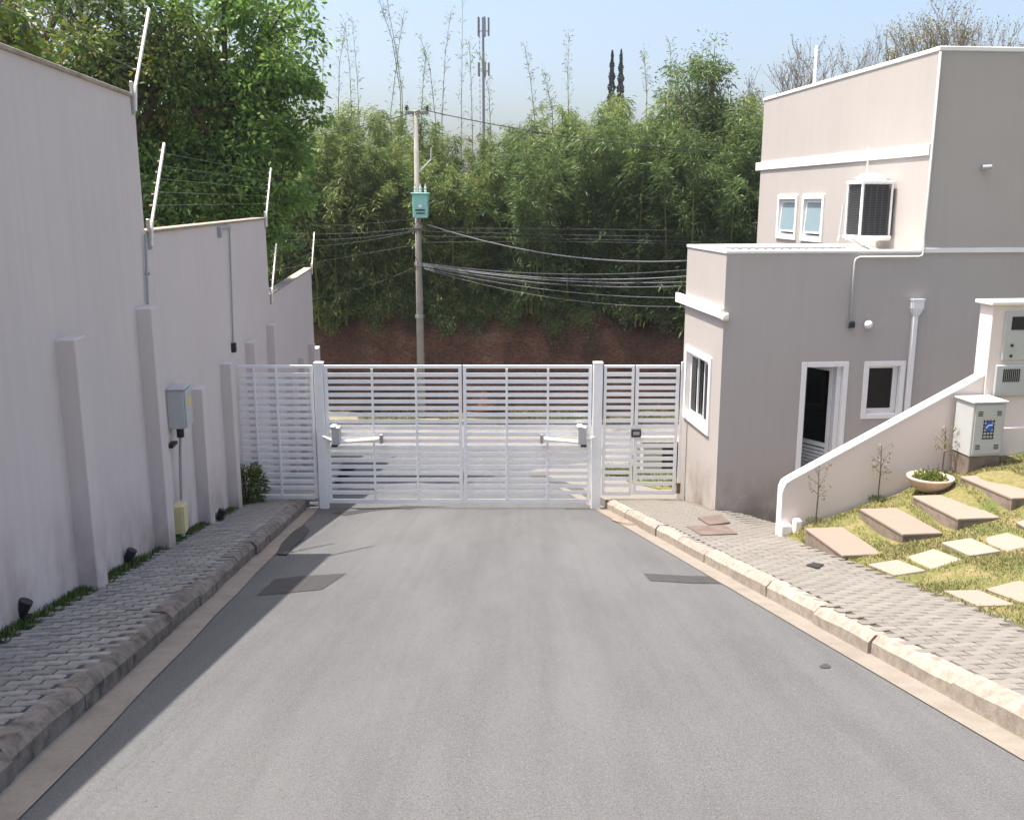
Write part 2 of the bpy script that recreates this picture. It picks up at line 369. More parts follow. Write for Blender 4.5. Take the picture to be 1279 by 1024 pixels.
# --- pavements of interlocking pavers
def xe(Y): return 4.2-.075*Y if Y < 11.4 else 4.2-.075*11.4
HX, HY = 3.13, 14.16        # near left corner of the guardhouse
def walk_dip(X, Y): return -.17*min(1, max(0, (X-3.2)/.9))*min(1, max(0, (Y-11.6)/2))
def in_right(X, Y):
    if Y > 15.7 or X < xo(3.33, Y)+.0: return False
    if Y < 11.42: return X < xe(Y)
    if Y < HY: return X < 5.2 if Y > 11.75 else X < 3.34
    return X < HX-.1*(Y-HY) if Y > HY+.12 else (X < HX or Y < HY+.1*(X-HX)-.02) and X < 5.2
def in_left(X, Y): return Y < 15.7 and xo(-2.86, Y) < X < xo(-2.11, Y)
jz = .012; L_, W_ = .2, .1; g = .007
def paver_mesh(nm, mat, seed, g=.006):
    r = random.Random(seed); a, b = L_/2-g, W_/2-g
    pts = [(-a, -b), (-a*.45, -b-jz), (a*.45, -b+jz), (a, -b), (a, b), (a*.45, b+jz), (-a*.45, b-jz), (-a, b)]
    m = MB(); n = 8; c = .005
    ring = lambda k, z: [(x*k+r.uniform(-.001, .001), y*k, z) for x, y in pts]
    m.v = ring(1, -.05)+ring(1, -c)+[(x-math.copysign(c, x), y-math.copysign(c, y), 0) for x, y in pts]
    for q in (0, 1):
        for i in range(n): m.f.append((q*n+i, q*n+(i+1)%n, (q+1)*n+(i+1)%n, (q+1)*n+i))
    m.f.append(tuple(range(2*n, 3*n))); return m.mesh(nm, mat)
def paving(name, inside, o0, o1, y0, y1, mat, dzf, g, jm, rough):
    st = struct(grid(name+'_tmp', [[xo(o0, Y), xo((o0+o1)/2, Y), xo(o1, Y)] for Y in [y0+i*.5 for i in range(int((y1-y0)/.5)+2)]],
              [y0+i*.5 for i in range(int((y1-y0)/.5)+2)], lambda X, Y: zr(Y)+.115+dzf(X, Y)+(.018 if rough < 1 else .005), M[jm])); st.name = name
    vs = [paver_mesh('paver', mat, k, g) for k in range(4)]
    items = []
    for r in range(int((y1-y0)/W_)+8):
        for c in range(-1, int((o1-o0)/L_)+3):
            lx = c*L_+(L_/2 if r % 2 else 0)-.05; ly = r*W_
            X = xo(o0, y0)+lx*math.cos(TH)-ly*math.sin(TH); Y = y0+lx*math.sin(TH)+ly*math.cos(TH)
            if inside(X, Y) : items.append((X, Y))
    items.sort(key=lambda p: -1/(p[1]) if 0 < proj((p[0], p[1], zr(p[1])+.15))[0] < 1279 and proj((p[0], p[1], zr(p[1])+.15))[1] < 1024 else 1)
    far = MB(); em = Matrix.Rotation(-math.atan(SL), 4, 'X') @ Matrix.Rotation(TH, 4, 'Z')
    for i, (X, Y) in enumerate(items):
        z = zr(Y)+.148+dzf(X, Y)+random.uniform(-.004, .003)*rough+.006*math.sin(X*3+Y*1.7)
        mat4 = Matrix.Translation((X, Y, z)) @ em @ Matrix.Rotation(random.uniform(-.02, .02)*rough, 4, 'Y') @ Matrix.Rotation(random.uniform(-.025, .025)*rough, 4, 'X') @ Matrix.Rotation(random.uniform(-.02, .02), 4, 'Z')
        me = vs[i % 4]
        if i < 300:
            o = ob('paver', me, st); o.matrix_local = mat4
        else: far.add([mat4 @ v.co for v in me.vertices], [tuple(p.vertices) for p in me.polygons])
    o = far.build('paver_field', mat, st); o['kind'] = 'stuff'
    return st
paving('left_sidewalk', in_left, -2.99, -2.09, 2.6, 15.6, M['paver_l'], lambda X, Y: 0, .0065, 'joint', 1.0)
paving('right_sidewalk', in_right, 3.31, 4.62, 2.6, 15.6, M['paver'], walk_dip, .004, 'sand', .4)
# path behind the ramp wall, pavement ground under the small gate, outer right pavement, grass
grid('entrance_path', [4.2, 5.2, 6.5, 9], [11.6, 12.5, 13.4, 15.2], lambda X, Y: zr(Y)+.11+walk_dip(X, Y) if Y < 14 else zr(14)+.11+walk_dip(X, 14), M['paver'])
def poly_sheet(name, pts, mat, dz, thick=.15):
    m = MB(); n = len(pts); m.v = [(x, y, zr(y)+dz) for x, y in pts]+[(x, y, zr(y)+dz-thick) for x, y in pts]
    m.f = [tuple(range(n))]+[(i, (i+1) % n, n+(i+1) % n, n+i) for i in range(n)]; return struct(m.build(name, mat))
poly_sheet('outer_pavement', [(1.62, 15.95), (2.1, 15.95), (3.2, 15.95), (3.2, 18), (7, 20), (9, 26.8), (3.6, 27.0), (1.9, 26.2), (.75, 24.2), (.45, 23.0), (.8, 21.6), (1.35, 18.6)], M['paver'], .13)
ol = poly_sheet('outer_lawn', [(3.0, 17.2), (7, 17.5), (9, 25.8), (4.6, 25.8), (3.1, 24.4), (2.35, 22.2), (2.5, 19.5)], M['lawn'], .15, .1)
poly_sheet('left_outer_pavement', [(-3.42, 15.95), (-3.75, 19), (-4.9, 27), (-5.75, 27), (-4.6, 15.95)], M['paver_l'], .13)
# --- garden slope
def garz(X, Y):
    e = xe(Y); s = zr(Y)+.15; T = max(-1.27, s+.1)
    k = (X-e)/(6-e); z = s+max(0, k)**(1+.22*min(1, max(0, 11-Y)))*(T-s) if X < 6 else T+(X-6)*.12
    z += .085*math.exp(-((Y-10.7)/.45)**2)*min(1, max(0, (X-3.35)*3))*min(1, max(0, (6.1-X)*2))
    return z+.018*math.sin(X*4+Y)*min(1, k*4)+.014*math.sin(X*9-Y*5)*min(1, k*4)
gy = [2+i*.2 for i in range(48)]
def gmax(X): return 11.34+.1*(X-3.4)
gr = MB(); gn = 30
for t in frange(0, 1, 52):
    for s_ in frange(0, 1, gn):
        Xa = None; Y1 = gmax(3.4+5*s_); Y = 2+(Y1-2)*t; e = xe(Y); X = e+(8.6-e)*s_
        gr.v.append((X, Y, garz(X, Y)-.008+(0 if s_ > 0 else -.02)))
for j in range(51):
    for i in range(gn-1): a = j*gn+i; gr.f.append((a, a+1, a+gn+1, a+gn))
struct(gr.build('garden_slope', M['lawn'], smooth=True))

# ================================================================== leaf meshes
def leaves(name, C, D, Ln, Wd, mat, parent=None, rnd=None, droop=.0):
    """C centres (n,3), D directions (n,3); kite-shaped leaves with a slight fold"""
    n = len(C); D = D/np.linalg.norm(D, axis=1, keepdims=True)
    A = RNG.normal(size=(n, 3)); S = np.cross(D, A); S /= np.linalg.norm(S, axis=1, keepdims=True)
    Ln = np.broadcast_to(Ln, (n,))[:, None]; Wd = np.broadcast_to(Wd, (n,))[:, None]
    mid = C+D*Ln*.42; tip = C+D*Ln; tip[:, 2] -= droop*Ln[:, 0]
    V = np.stack([C, mid-S*Wd*.5, tip, mid+S*Wd*.5], 1).reshape(-1, 3).astype(np.float32)
    me = bpy.data.meshes.new(name); me.vertices.add(4*n); me.vertices.foreach_set('co', V.ravel())
    me.loops.add(4*n); me.loops.foreach_set('vertex_index', np.arange(4*n, dtype=np.int32))
    me.polygons.add(n); me.polygons.foreach_set('loop_start', np.arange(0, 4*n, 4, dtype=np.int32))
    me.update(calc_edges=True)
    at_ = me.attributes.new('rnd', 'FLOAT', 'FACE')
    at_.data.foreach_set('value', (RNG.random(n) if rnd is None else rnd).astype(np.float32))
    me.materials.append(mat); return ob(name, me, parent)
def blob(n, rad, flat=1.): 
    v = RNG.normal(size=(n, 3)); v /= np.linalg.norm(v, axis=1, keepdims=True); v *= (RNG.random((n, 1))**.45)*rad; v[:, 2] *= flat; return v
# grass: lawn on the garden slope, strip along the left wall
def blades(name, P, h, wd, mat, parent=None, lean=.5):
    n = len(P); D = RNG.normal(size=(n, 3))*lean; D[:, 2] = 1
    return leaves(name, P, D, h, wd, mat, parent)
SQC = [(3.76, 8.87), (4.17, 9.0), (4.57, 9.08), (4.97, 9.15), (5.4, 9.25), (3.90, 7.52), (4.29, 7.6), (4.75, 7.68)]
STC = [(3.43, 3.88, 9.58, 10.57), (4.1, 4.55, 9.72, 10.72), (4.72, 5.2, 9.82, 10.78), (5.34, 5.85, 9.95, 10.95)]
pts = []
while len(pts) < 60000:
    X = random.uniform(3.3, 7.6); Y = random.uniform(5.8, 11.5)
    k = math.sin(X*2.3+1)*math.sin(Y*1.9)+.6*math.sin(X*5.1+Y*3.3)
    if X > xe(Y)+.02+.03*math.sin(Y*7) and Y < gmax(X)-.02 and random.random() < .55+.35*k:
        if 3.55 < X < 4.35 and 8.15 < Y < 8.6 and random.random() < .85: continue
        if any(abs(X-a) < .17 and abs(Y-b-.1*(X-a)) < .275 for a, b in SQC) or any(a-.02 < X < b+.02 and c-.02 < Y < d+.02 for a, b, c, d in STC): continue
        pts.append((X, Y, garz(X, Y)-.012))
tag(blades('lawn_grass', np.array(pts), RNG.uniform(.018, .05, len(pts)), .008, M['lawnblade']), 'dry yellowish lawn grass on the garden slope', 'grass', kind='stuff')
pts = []
while len(pts) < 14000:
    Y = random.uniform(4.5, 15.6); X = xo(-3.0+abs(random.gauss(0, .06)), Y)
    if random.random() < .5+.5*math.sin(Y*3)*math.sin(Y*1.3+1): pts.append((X, Y, zr(Y)+.12))
tag(blades('wall_grass', np.array(pts), RNG.uniform(.03, .10, len(pts)), .012, M['grassblade'], lean=.6), 'green grass strip along the foot of the left wall', 'grass', kind='stuff')
pts = []
while len(pts) < 9000:
    X = random.uniform(2.3, 8); Y = random.uniform(17.3, 25.6)
    if X > 2.4+.35*abs(Y-21)*.6+.2*math.sin(Y*4): pts.append((X, Y, zr(Y)+.145))
tag(blades('outer_grass', np.array(pts), RNG.uniform(.05, .14, len(pts)), .02, M['grassblade']), 'green grass patch outside the small gate', 'grass', kind='stuff')
pts = [(random.uniform(-14, 14), 32.6+abs(random.gauss(0, .55)), 0) for _ in range(12000)]
pts = np.array([(x, y, ZST+.06+(y-32.5)*.12) for x, y, _ in pts if y < 33.9 and (math.sin(x*1.1)+.6*math.sin(x*2.7+1)) > -1.0+.9*(x < 1)])
tag(blades('verge_grass', pts, RNG.uniform(.08, .28, len(pts)), .03, M['lawnblade']), 'dry grass fringe at the foot of the red earth bank', 'grass', kind='stuff')

# ================================================================== LEFT BOUNDARY WALL
wl = thing('boundary_wall', 'long stepped grey plaster boundary wall with pilasters on the left', 'wall', (-3, 0, 0), TH)
kc = 1/math.cos(TH)
SEC = [(-7, 10.86, 2.93), (10.862, 19.72, 1.49), (19.722, 27.9, -.05)]
for y0, y1, zt in SEC:
    B(-.17, 0, y0*kc, y1*kc, zr(min(y1, 27))-.6, zt-.04).build('wall_section', M['wall'], wl)
    B(-.20, .025, y0*kc-(0 if y0 < 0 else -.03), y1*kc+.02, zt-.04, zt).build('coping', M['coping'], wl, .006)
for y, zt in [(3.3, 2.1), (5.6, 2.1), (7.9, .68), (10.28, .68), (12.4, -.61), (14.42, -.61), (16.67, -.61), (19.1, -.61), (21.5, -2.05), (23.9, -2.05), (26.3, -2.05)]:
    B(-.02, .16, y*kc, (y+.27)*kc, zr(y)-.4, zt).build('pilaster', M['wall'], wl, .008)
B(-.18, .10, 28.0*kc, 28.5*kc, ZST-.4, -2.42).build('end_pier', M['wall'], wl, .01)
# sensor bracket and conduit on the middle section, dark lead box
def on_wall(x, y, proud=0):     # pixel -> wall-local (y, z)
    r = ray(x, y); k = (-3.0+proud)/(r.x+.1*r.y); p = r*k; return p.y*kc, p.z+CAMZ
def wire_thing(name, label, cat, loc, rz=0, group=None): return thing(name, label, cat, loc, rz, group)
def wall_loc(y, z): return (-3-y*math.sin(TH), y*math.cos(TH), z)
y, z = on_wall(284, 282)
t = thing('wall_conduit', 'thin grey conduit with an angled top bracket and black end box on the wall', 'conduit', wall_loc(y, z), TH)
y2, z2 = on_wall(289, 430); yb, zb = on_wall(271, 281)
MB().tube([(.03, 0, 0), (.03, y2-y, z2-z)], .014, 8).build('pipe', M['grey'], t)
B(0, .05, yb-y, .03, -.05, .0).build('bracket', M['grey'], t, .004); B(.0, .06, yb-y-.03, yb-y+.03, -.16, .0).build('bracket_drop', M['grey'], t, .004)
B(0, .07, y2-y-.05, y2-y+.06, z2-z-.13, z2-z+.02).build('end_box', M['black'], t, .006)
MB().tube([(.04, yb-y, -.0), (.06, yb-y, -.10)], .02, 8).build('sensor', M['lgrey'], t)
y, z = on_wall(178, 310); y2, z2 = on_wall(180, 381)
t = thing('wall_conduit', 'short grey conduit running from the fence rod down to a pilaster top', 'conduit', wall_loc(y+.04, z), TH)
MB().tube([(.03, 0, 0.15), (.03, y2-y, z2-z)], .015, 8).build('pipe', M['grey'], t); B(0, .045, -.03, .03, -.3, -.27).build('clip', M['grey'], t)
# control box with conduit to a yellowed box at the foot
ya, za = on_wall(212, 488, .05); yz, zz = on_wall(214, 538, .05)
t = thing('control_box', 'grey metal control box with yellow warning sticker mounted on the wall', 'electrical box', wall_loc(ya, zz), TH)
hb = za-zz
B(0, .20, 0, .34, 0, hb).build('body', M['lgrey'], t, .01)
B(.2, .222, .012, .328, .012, hb-.012).build('door', M['lgrey'], t, .006)
B(.222, .2245, .12, .22, hb*.52, hb*.78).build('warning_sticker', M['sticker'], t)
B(-.0, .215, -.015, .355, hb, hb+.018).build('rain_cap', M['lgrey'], t, .004)
MB().tube([(.11, .1, 0), (.11, .1, -.12)], .045, 10).build('gland', M['black'], t)
yc, zc = on_wall(219, 632, .05)
MB().tube([(.11, .1, -.1), (.09, .1, -.3), (.06, .1, zc-zz)], .017, 8).build('conduit', M['grey'], t)
B(.0, .07, -.14, .1, -.20, -.165).build('arm', M['black'], t)
t = thing('junction_box', 'yellowed plastic junction box at the foot of the wall below the control box', 'electrical box', wall_loc(yc-.02, zc-.36), TH)
B(.0, .13, 0, .21, 0, .36).build('body', M['yellowbox'], t, .012); B(.13, .145, .01, .20, .01, .35).build('lid', M['yellowbox'], t, .006)
MB().tube([(.07, .16, -.12), (.07, .16, .01)], .035, 8).build('elbow', M['white'], t)
# small ground spot lamps by the wall
for px, py, lb in [(21, 775, 'black garden spotlight at the wall foot nearest the camera'), (156, 705, 'black garden spotlight at the wall foot between two pilasters'), (271, 650, 'small black garden spotlight near the pilaster by the side fence')]:
    p = on_road(px, py, .15)
    t = thing('garden_spotlight', lb, 'lamp', p+Vector((.07, 0, -.03)), random.uniform(-.4, .4), 'spotlights along the wall'); t.scale = (.95, .95, .95)
    MB().tube([(-.045,-.018,-.08), (-.045,-.018,.08)], .02, 8).build('stake', M['black'], t)
    MB().tube([(-.05,-.02,.06), (-.02,-.01,.12), (.02,0,.20)], [.035,.05,.055], 10).build('lamp_head', M['black'], t)
    B(-.03, .03, -.045, .045, .05, .075).build('bracket', M['black'], t)
# electric fence rods
def fence_rod(Y, zt, label, lean=.05, h=.98, dy=.72):
    t = thing('fence_rod', label, 'fence post', (xo(-3, Y), Y, zt), TH, 'electric fence rods')
    MB().tube([(.035, 0, -.18), (.04, .06, .08), (.035+lean*.9, dy, h)], .018, 6).build('rod', M['whiterod'], t)
    B(0, .03, -.03, .03, -.22, .12).build('bracket', M['galv'], t, .003)
    for k in range(6):
        f_ = .2+.15*k; MB().tube([(.04+lean*f_-.055, .06+f_*(dy-.06)*.97, .1+f_*(h-.1)*.95), (.04+lean*f_+.0, .06+f_*(dy-.06)*.97, .1+f_*(h-.1)*.95)], .013, 6).build('insulator', M['coping'], t)
    return t
RODS = [(.5, 2.93), (10.75, 2.93), (10.98, 1.49), (19.62, 1.49), (19.84, -.05), (27.8, -.05)]
RL = ['white electric fence rod beyond the left edge on the highest wall', 'white electric fence rod at the end of the highest wall section', 'white electric fence rod at the near end of the middle wall section',
      'white electric fence rod at the far end of the middle wall section', 'white electric fence rod at the near end of the lowest wall section', 'white electric fence rod at the far end of the lowest wall section']
for (Y, zt), lb in zip(RODS, RL): fence_rod(Y, zt, lb)
for a, b, lb in ((0, 1, 'highest'), (2, 3, 'middle'), (4, 5, 'lowest')):
    (Ya, z), (Yb, _) = RODS[a], RODS[b]
    t = thing('electric_fence_wires', f'thin parallel electric fence wires above the {lb} left wall section', 'wire', (xo(-3, Ya), Ya, z), TH)
    for k in range(5):
        f_ = .2+.18*k; MB().tube([(.04+.05*f_-.03, .06+f_*.64, .1+f_*.84), (.04+.05*f_-.03, (Yb-Ya)*kc+.06+f_*.64, .1+f_*.84)], .0012, 4, False).build('wire', M['galv'], t)
# feathery plant in the corner by the fence
def tuft(name, label, cat, loc, n, rad, h, L, mat, mat2=None, stems=0):
    t = thing(name, label, cat, loc)
    C = []; D = []
    for _ in range(n):
        a = random.uniform(0, 6.28); r = rad*math.sqrt(random.random()); z = h*random.random()**.8; k = .35+.65*math.sin(min(1, z/h+.15)*2.6)
        C.append((r*k*math.cos(a), r*k*math.sin(a), z)); D.append((math.cos(a)*.8+random.gauss(0,.4), math.sin(a)*.8+random.gauss(0,.4), random.uniform(-.3, .9)))
    leaves('foliage', np.array(C), np.array(D), RNG.uniform(.6, 1.2, n)*L, L*.22, mat, t, droop=.15)
    m = MB()
    for k in range(max(3, stems)):
        a = 6.28*k/max(3, stems); m.tube([(0,0,-.05), (rad*.3*math.cos(a), rad*.3*math.sin(a), h*.5), (rad*.65*math.cos(a), rad*.65*math.sin(a), h*.85)], [.012,.008,.004], 5)
    m.build('stem', M['bark'], t); return t
p = on_road(311, 626, .15)
tuft('corner_fern', 'feathery green fern in the corner between the wall and side fence', 'plant', (p.x, p.y-.12, p.z), 1500, .34, .62, .11, M['shrub'], stems=9)

# ================================================================== GATE
GY = 15.82; zG = lambda y: at(639, y, GY).z; xG = lambda x, y=545: at(x, y, GY).x
def bar(t, name, x0, x1, z0, z1, d=.04, mat='whitemetal', bev=.003, y=0): return B(x0, x1, y-d/2, y+d/2, z0, z1).build(name, M[mat], t, bev)
def leaf(name, label, x0, x1, z0, z1, mull, n=20, fr=.055, cat='gate', group=None, y=GY):
    t = thing(name, label, cat, ((x0+x1)/2, y, z0), 0, group); w_ = (x1-x0)/2; h = z1-z0
    bar(t, 'stile', -w_, -w_+fr, 0, h); bar(t, 'stile', w_-fr, w_, 0, h)
    bar(t, 'top_rail', -w_+fr+.001, w_-fr-.001, h-fr, h); bar(t, 'bottom_rail', -w_+fr+.001, w_-fr-.001, 0, fr*1.3)
    sm = B(-w_+fr, w_-fr, -.002, .030, -.031, .031).mesh('slat', M['whitemetal'], .002)
    zz0, zz1 = fr*1.3, h-fr
    for k in range(1, n): ob('slat', sm, t, (random.uniform(-.002, .002), .004, zz0+(zz1-zz0)*k/n))
    for mx in mull: bar(t, 'mullion', mx-(x0+x1)/2-.018, mx-(x0+x1)/2+.018, zz0+.001, zz1-.001, .026, y=-.013)
    return t
zt, zb = zG(456), zG(628)
lf = leaf('gate_leaf', 'left leaf of the white slatted driveway gate', xG(408), xG(577.5), zt*0+zb, zt, [xG(467), xG(521)], group='driveway gate leaves')
rf = leaf('gate_leaf', 'right leaf of the white slatted driveway gate', xG(579), xG(738), zb, zt, [xG(633), xG(684)], group='driveway gate leaves')
lz = zG(622)
sf = leaf('side_fence', 'white slatted fixed fence panel between the left wall and gate post', xG(297), xG(394), lz, zt, [xG(322), xG(349)], 19, .05, 'fence')
bar(sf, 'lower_filler', xG(383)-(xG(297)+xG(394))/2, xG(394)-(xG(297)+xG(394))/2, -.20, -.16); bar(sf, 'lower_filler', xG(383)-(xG(297)+xG(394))/2, xG(394)-(xG(297)+xG(394))/2, -.11, -.07)
pf = leaf('slatted_fence', 'narrow white slatted fixed panel beside the small pedestrian gate', xG(753), xG(790.5), zG(618), zt, [], 19, .045, 'fence')
pg = leaf('pedestrian_gate', 'small white slatted pedestrian gate next to the guardhouse wall', xG(792), xG(846), zG(617), zt, [], 19, .055, 'gate')
pc = (xG(792)+xG(846))/2
B(xG(788)-pc, xG(800)-pc, -.075, -.022, zG(545)-zG(617), zG(535)-zG(617)).build('lock_box', M['dark'], pg, .008)
B(xG(790)-pc, xG(798)-pc, -.08, -.0755, zG(542)-zG(617), zG(538)-zG(617)).build('lock_plate', M['grey'], pg)
for (a, b, lb) in ((396.5, 407, 'white square steel gate post on the left of the driveway'), (739.5, 751, 'white square steel gate post on the right of the driveway')):
    t = thing('gate_post', lb, 'post', ((xG(a)+xG(b))/2, GY, zr(GY)), 0, 'driveway gate posts'); hw = (xG(b)-xG(a))/2
    B(-hw, hw, -hw, hw, -.3, zG(454)-zr(GY)).build('shaft', M['whitemetal'], t, .006)
    B(-hw-.006, hw+.006, -hw-.006, hw+.006, zG(454)-zr(GY), zG(454)-zr(GY)+.025).build('cap', M['whitemetal'], t, .006)
t = thing('end_post', 'thin white post between the pedestrian gate and guardhouse corner', 'post', (xG(849.5), GY, zG(622)))
bar(t, 'shaft', -.022, .022, -.2, zG(452)-zG(622), .05); B(-.035, .03, -.05, -.026, .1, .28).build('hinge', M['rust'], t)
t = thing('end_post', 'thin white post between the left wall and side fence', 'post', (xG(294.8), GY, lz)); bar(t, 'shaft', -.02, .018, -.2, zG(452)-lz, .05)
# gate drives
def drive(sx, px_post, px_box, px_tip, ybox, label):
    x0 = xG(px_box); t = thing('gate_actuator', label, 'motor', (x0, GY-.14, zG(550)), 0, 'gate opener arms'); Z0 = zG(550)
    B(-.075, .075, -.075, .075, zG(552)-Z0, zG(530)-Z0).build('motor_housing', M['lgrey'], t, .015)
    B(-.085, .01, -.08, .08, zG(531)-Z0, zG(528.5)-Z0).build('cover', M['white'], t, .01)
    B(-.03*sx-.05, -.03*sx+.05, -.06, .06, zG(555)-Z0, zG(549)-Z0).build('gear_foot', M['black'], t, .01)
    MB().tube([(sx*.05, 0, zG(549.5)-Z0), (xG(px_tip)-x0, .04, zG(546.5)-Z0)], .033, 10).build('arm_tube', M['whitemetal'], t)
    MB().tube([(xG(px_tip)-x0-sx*.08, .04, zG(546.5)-Z0), (xG(px_tip)-x0+sx*.05, .05, zG(545.5)-Z0)], .018, 8).build('piston', M['galv'], t)
    B(xG(px_tip)-x0-.02+sx*.04, xG(px_tip)-x0+.03+sx*.04, .02, .12, zG(552)-Z0, zG(541)-Z0).build('leaf_bracket', M['galv'], t, .004)
    MB().tube([(xG(px_post)-x0, .1, zG(543)-Z0), (0, 0, zG(550)-Z0)], .025, 6).build('post_bracket', M['white'], t)
drive(1, 402, 422, 474, 0, 'gate opener motor and arm on the left gate leaf')
drive(-1, 745, 726, 679, 0, 'gate opener motor and arm on the right gate leaf')
# low concrete block with dark opening outside the small gate
p = at(803, 577, 22.4); q = at(846, 577, 22.4)
t = thing('meter_kiosk', 'low grey concrete box seen through the pedestrian gate', 'box', (p.x, 22.4, zr(22.4)+.1))
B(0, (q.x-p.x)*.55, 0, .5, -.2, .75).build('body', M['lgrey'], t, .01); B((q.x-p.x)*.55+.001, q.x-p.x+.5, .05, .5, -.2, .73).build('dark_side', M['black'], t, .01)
B(-.04, q.x-p.x+.54, -.04, .54, .755, .82).build('lid', M['coping'], t, .01)
for k, (px, py) in enumerate([(770, 590), (812, 535), (835, 532), (826, 580)]):
    p = on_road(px, py+6, .13) if py > 560 else Vector((at(px, py, 24.5).x, 24.5, zr(24.5)+.13))
    tuft('low_shrub', ['small green shrub at the tip of the outer grass patch', 'green shrub above the concrete box, left one', 'green shrub above the concrete box, right one', 'low green plant in front of the concrete box'][k], 'shrub', p, 700, .45 if k else .3, .55 if k in (1, 2) else .25, .12, M['shrub'])

# ================================================================== GUARDHOUSE AND HOUSE
h = thing('guardhouse', 'taupe plastered two-storey house with low flat-roofed guardhouse wing by the gate', 'building', (HX, HY, 0), TH)
def wall_holes(name, mp, a0, a1, z0, z1, holes, t, mat, parent):
    A = sorted({a0, a1, *[v for hh in holes for v in hh[:2]]}); Z = sorted({z0, z1, *[v for hh in holes for v in hh[2:]]})
    m = MB(); inh = lambda a, z: any(hh[0] < a < hh[1] and hh[2] < z < hh[3] for hh in holes)
    def q(*ps): m.add([mp(*p) for p in ps], [(0,1,2,3)])
    for i in range(len(A)-1):
        for j in range(len(Z)-1):
            a, b, c, d = A[i], A[i+1], Z[j], Z[j+1]
            if inh((a+b)/2, (c+d)/2): continue
            for dp in (0, t): q((a,dp,c), (b,dp,c), (b,dp,d), (a,dp,d))
    for (a, b, c, d) in list(holes)+[(a0, a1, z0, z1)]:
        for p1, p2 in (((a,c),(b,c)), ((b,c),(b,d)), ((b,d),(a,d)), ((a,d),(a,c))): q((p1[0],0,p1[1]), (p2[0],0,p2[1]), (p2[0],t,p2[1]), (p1[0],t,p1[1]))
    me = bpy.data.meshes.new(name); me.from_pydata(m.v, [], m.f); bm = bmesh.new(); bm.from_mesh(me); bmesh.ops.remove_doubles(bm, verts=bm.verts, dist=1e-4)
    bmesh.ops.recalc_face_normals(bm, faces=bm.faces); bm.to_mesh(me); bm.free(); me.materials.append(mat); return ob(name, me, parent)
FR = lambda a, d, z: (a, d, z); LF = lambda a, d, z: (d, a, z); UX = 2.98; LFU = lambda a, d, z: (UX+d, a, z)
T = .16; ZT, ZU = 1.06, 3.90
D0, D1, DZ0, DZ1 = 1.315, 1.90, -2.95, -.635       # door opening
W0, W1, WZ0, WZ1 = 2.295, 2.80, -1.38, -.64        # front window
V0, V1, VZ0, VZ1 = .55, 1.80, -1.70, -.64          # left window
wall_holes('wall', FR, 0, UX, -4.2, ZT, [(D0, D1, DZ0, DZ1), (W0, W1, WZ0, WZ1)], T, M['house'], h)
wall_holes('wall', FR, UX, 9.5, -4.2, ZU, [], T, M['house'], h)
wall_holes('wall', LF, T, 2.06, -4.6, ZT, [(V0, V1, VZ0, VZ1)], T, M['house'], h)
B(T, UX, 1.9, 2.06, -4.6, ZT).build('wall', M['house'], h)
UW = [(4.93, 5.80, 1.14, 1.85), (3.67, 4.52, 1.14, 1.85)]
wall_holes('wall', LFU, T, 7.05, -5, ZU, UW, T, M['house'], h)
B(UX+T, 9.5, 6.89, 7.05, -5, ZU).build('wall', M['house'], h); B(9.34, 9.5, T, 6.89, -5, ZU).build('wall', M['house'], h)
B(T, UX, T, 1.9, -3.1, -2.96).build('floor', M['interior'], h); B(UX+T, 9.34, T, 6.89, .8, .9).build('floor', M['interior'], h)
B(2.9, 2.975, T+.002, 1.86, -2.95, .77).build('dark_lining', M['interior'], h); B(T+.002, 2.975, 1.865, 1.895, -2.95, .77).build('dark_lining', M['interior'], h)  # dark linings added so the openings look into an unlit room
# low roof: corrugated sheet inside a parapet with white copings
m = MB(); n = 110
for k in range(n+1):
    x = T+(UX-T)*k/n; z = .965+.022*math.sin(k*2*math.pi/5.5*1.0)
    m.v += [(x, T*.55, z), (x, 1.95, z+.055)]
for k in range(n): m.f.append((2*k, 2*k+2, 2*k+3, 2*k+1))
m.build('roof_sheet', M['roofmetal'], h, smooth=True); B(T, UX, T, 1.9, .78, .85).build('ceiling', M['interior'], h)
B(-.015, .185, .181, 2.075, ZT, ZT+.045).build('coping', M['trim'], h, .006); B(-.015, UX-.002, -.015, .18, ZT, ZT+.04).build('coping', M['trim'], h, .006); B(.186, UX-.002, 1.88, 2.09, ZT, ZT+.045).build('coping', M['trim'], h, .006)
B(UX-.018, UX+.17, .172, 7.1, ZU, ZU+.06).build('coping', M['trim'], h, .008); B(UX-.018, 9.55, -.02, .17, ZU, ZU+.062).build('coping', M['trim'], h, .008)
B(UX+.171, 9.5, .171, 7.05, ZU-.06, ZU+.02).build('roof_slab', M['roofmetal'], h)
B(-.06, -.001, .002, 2.5, .11, .27).build('band', M['trim'], h, .008)
B(UX-.03, UX-.001, .02, 7.3, 2.46, 2.63).build('band', M['trim'], h, .008)
B(UX+.02, 9.5, -.025, -.001, 1.055, 1.125).build('band', M['trim'], h, .004)
def casing(mp, a0, a1, z0, z1, w_, pr, parent, sill=True, door=False):
    def bx(n_, a, b, c, d, p0, p1):
        P = [mp(a, p0, c), mp(b, p1, d)]; lo_ = [min(P[0][i], P[1][i]) for i in range(3)]; hi = [max(P[0][i], P[1][i]) for i in range(3)]
        return B(lo_[0], hi[0], lo_[1], hi[1], lo_[2], hi[2]).build(n_, M['trim'], parent, .005)
    bx('casing_side', a0-w_, a0+.002, z0-(0 if door else w_), z1+w_, -pr, .05); bx('casing_side', a1-.002, a1+w_, z0-(0 if door else w_), z1+w_, -pr, .05)
    bx('casing_head', a0+.003, a1-.003, z1-.002, z1+w_, -pr, .05)
    if not door: bx('sill', a0+.003, a1-.003, z0-w_, z0+.002, -pr, .05)
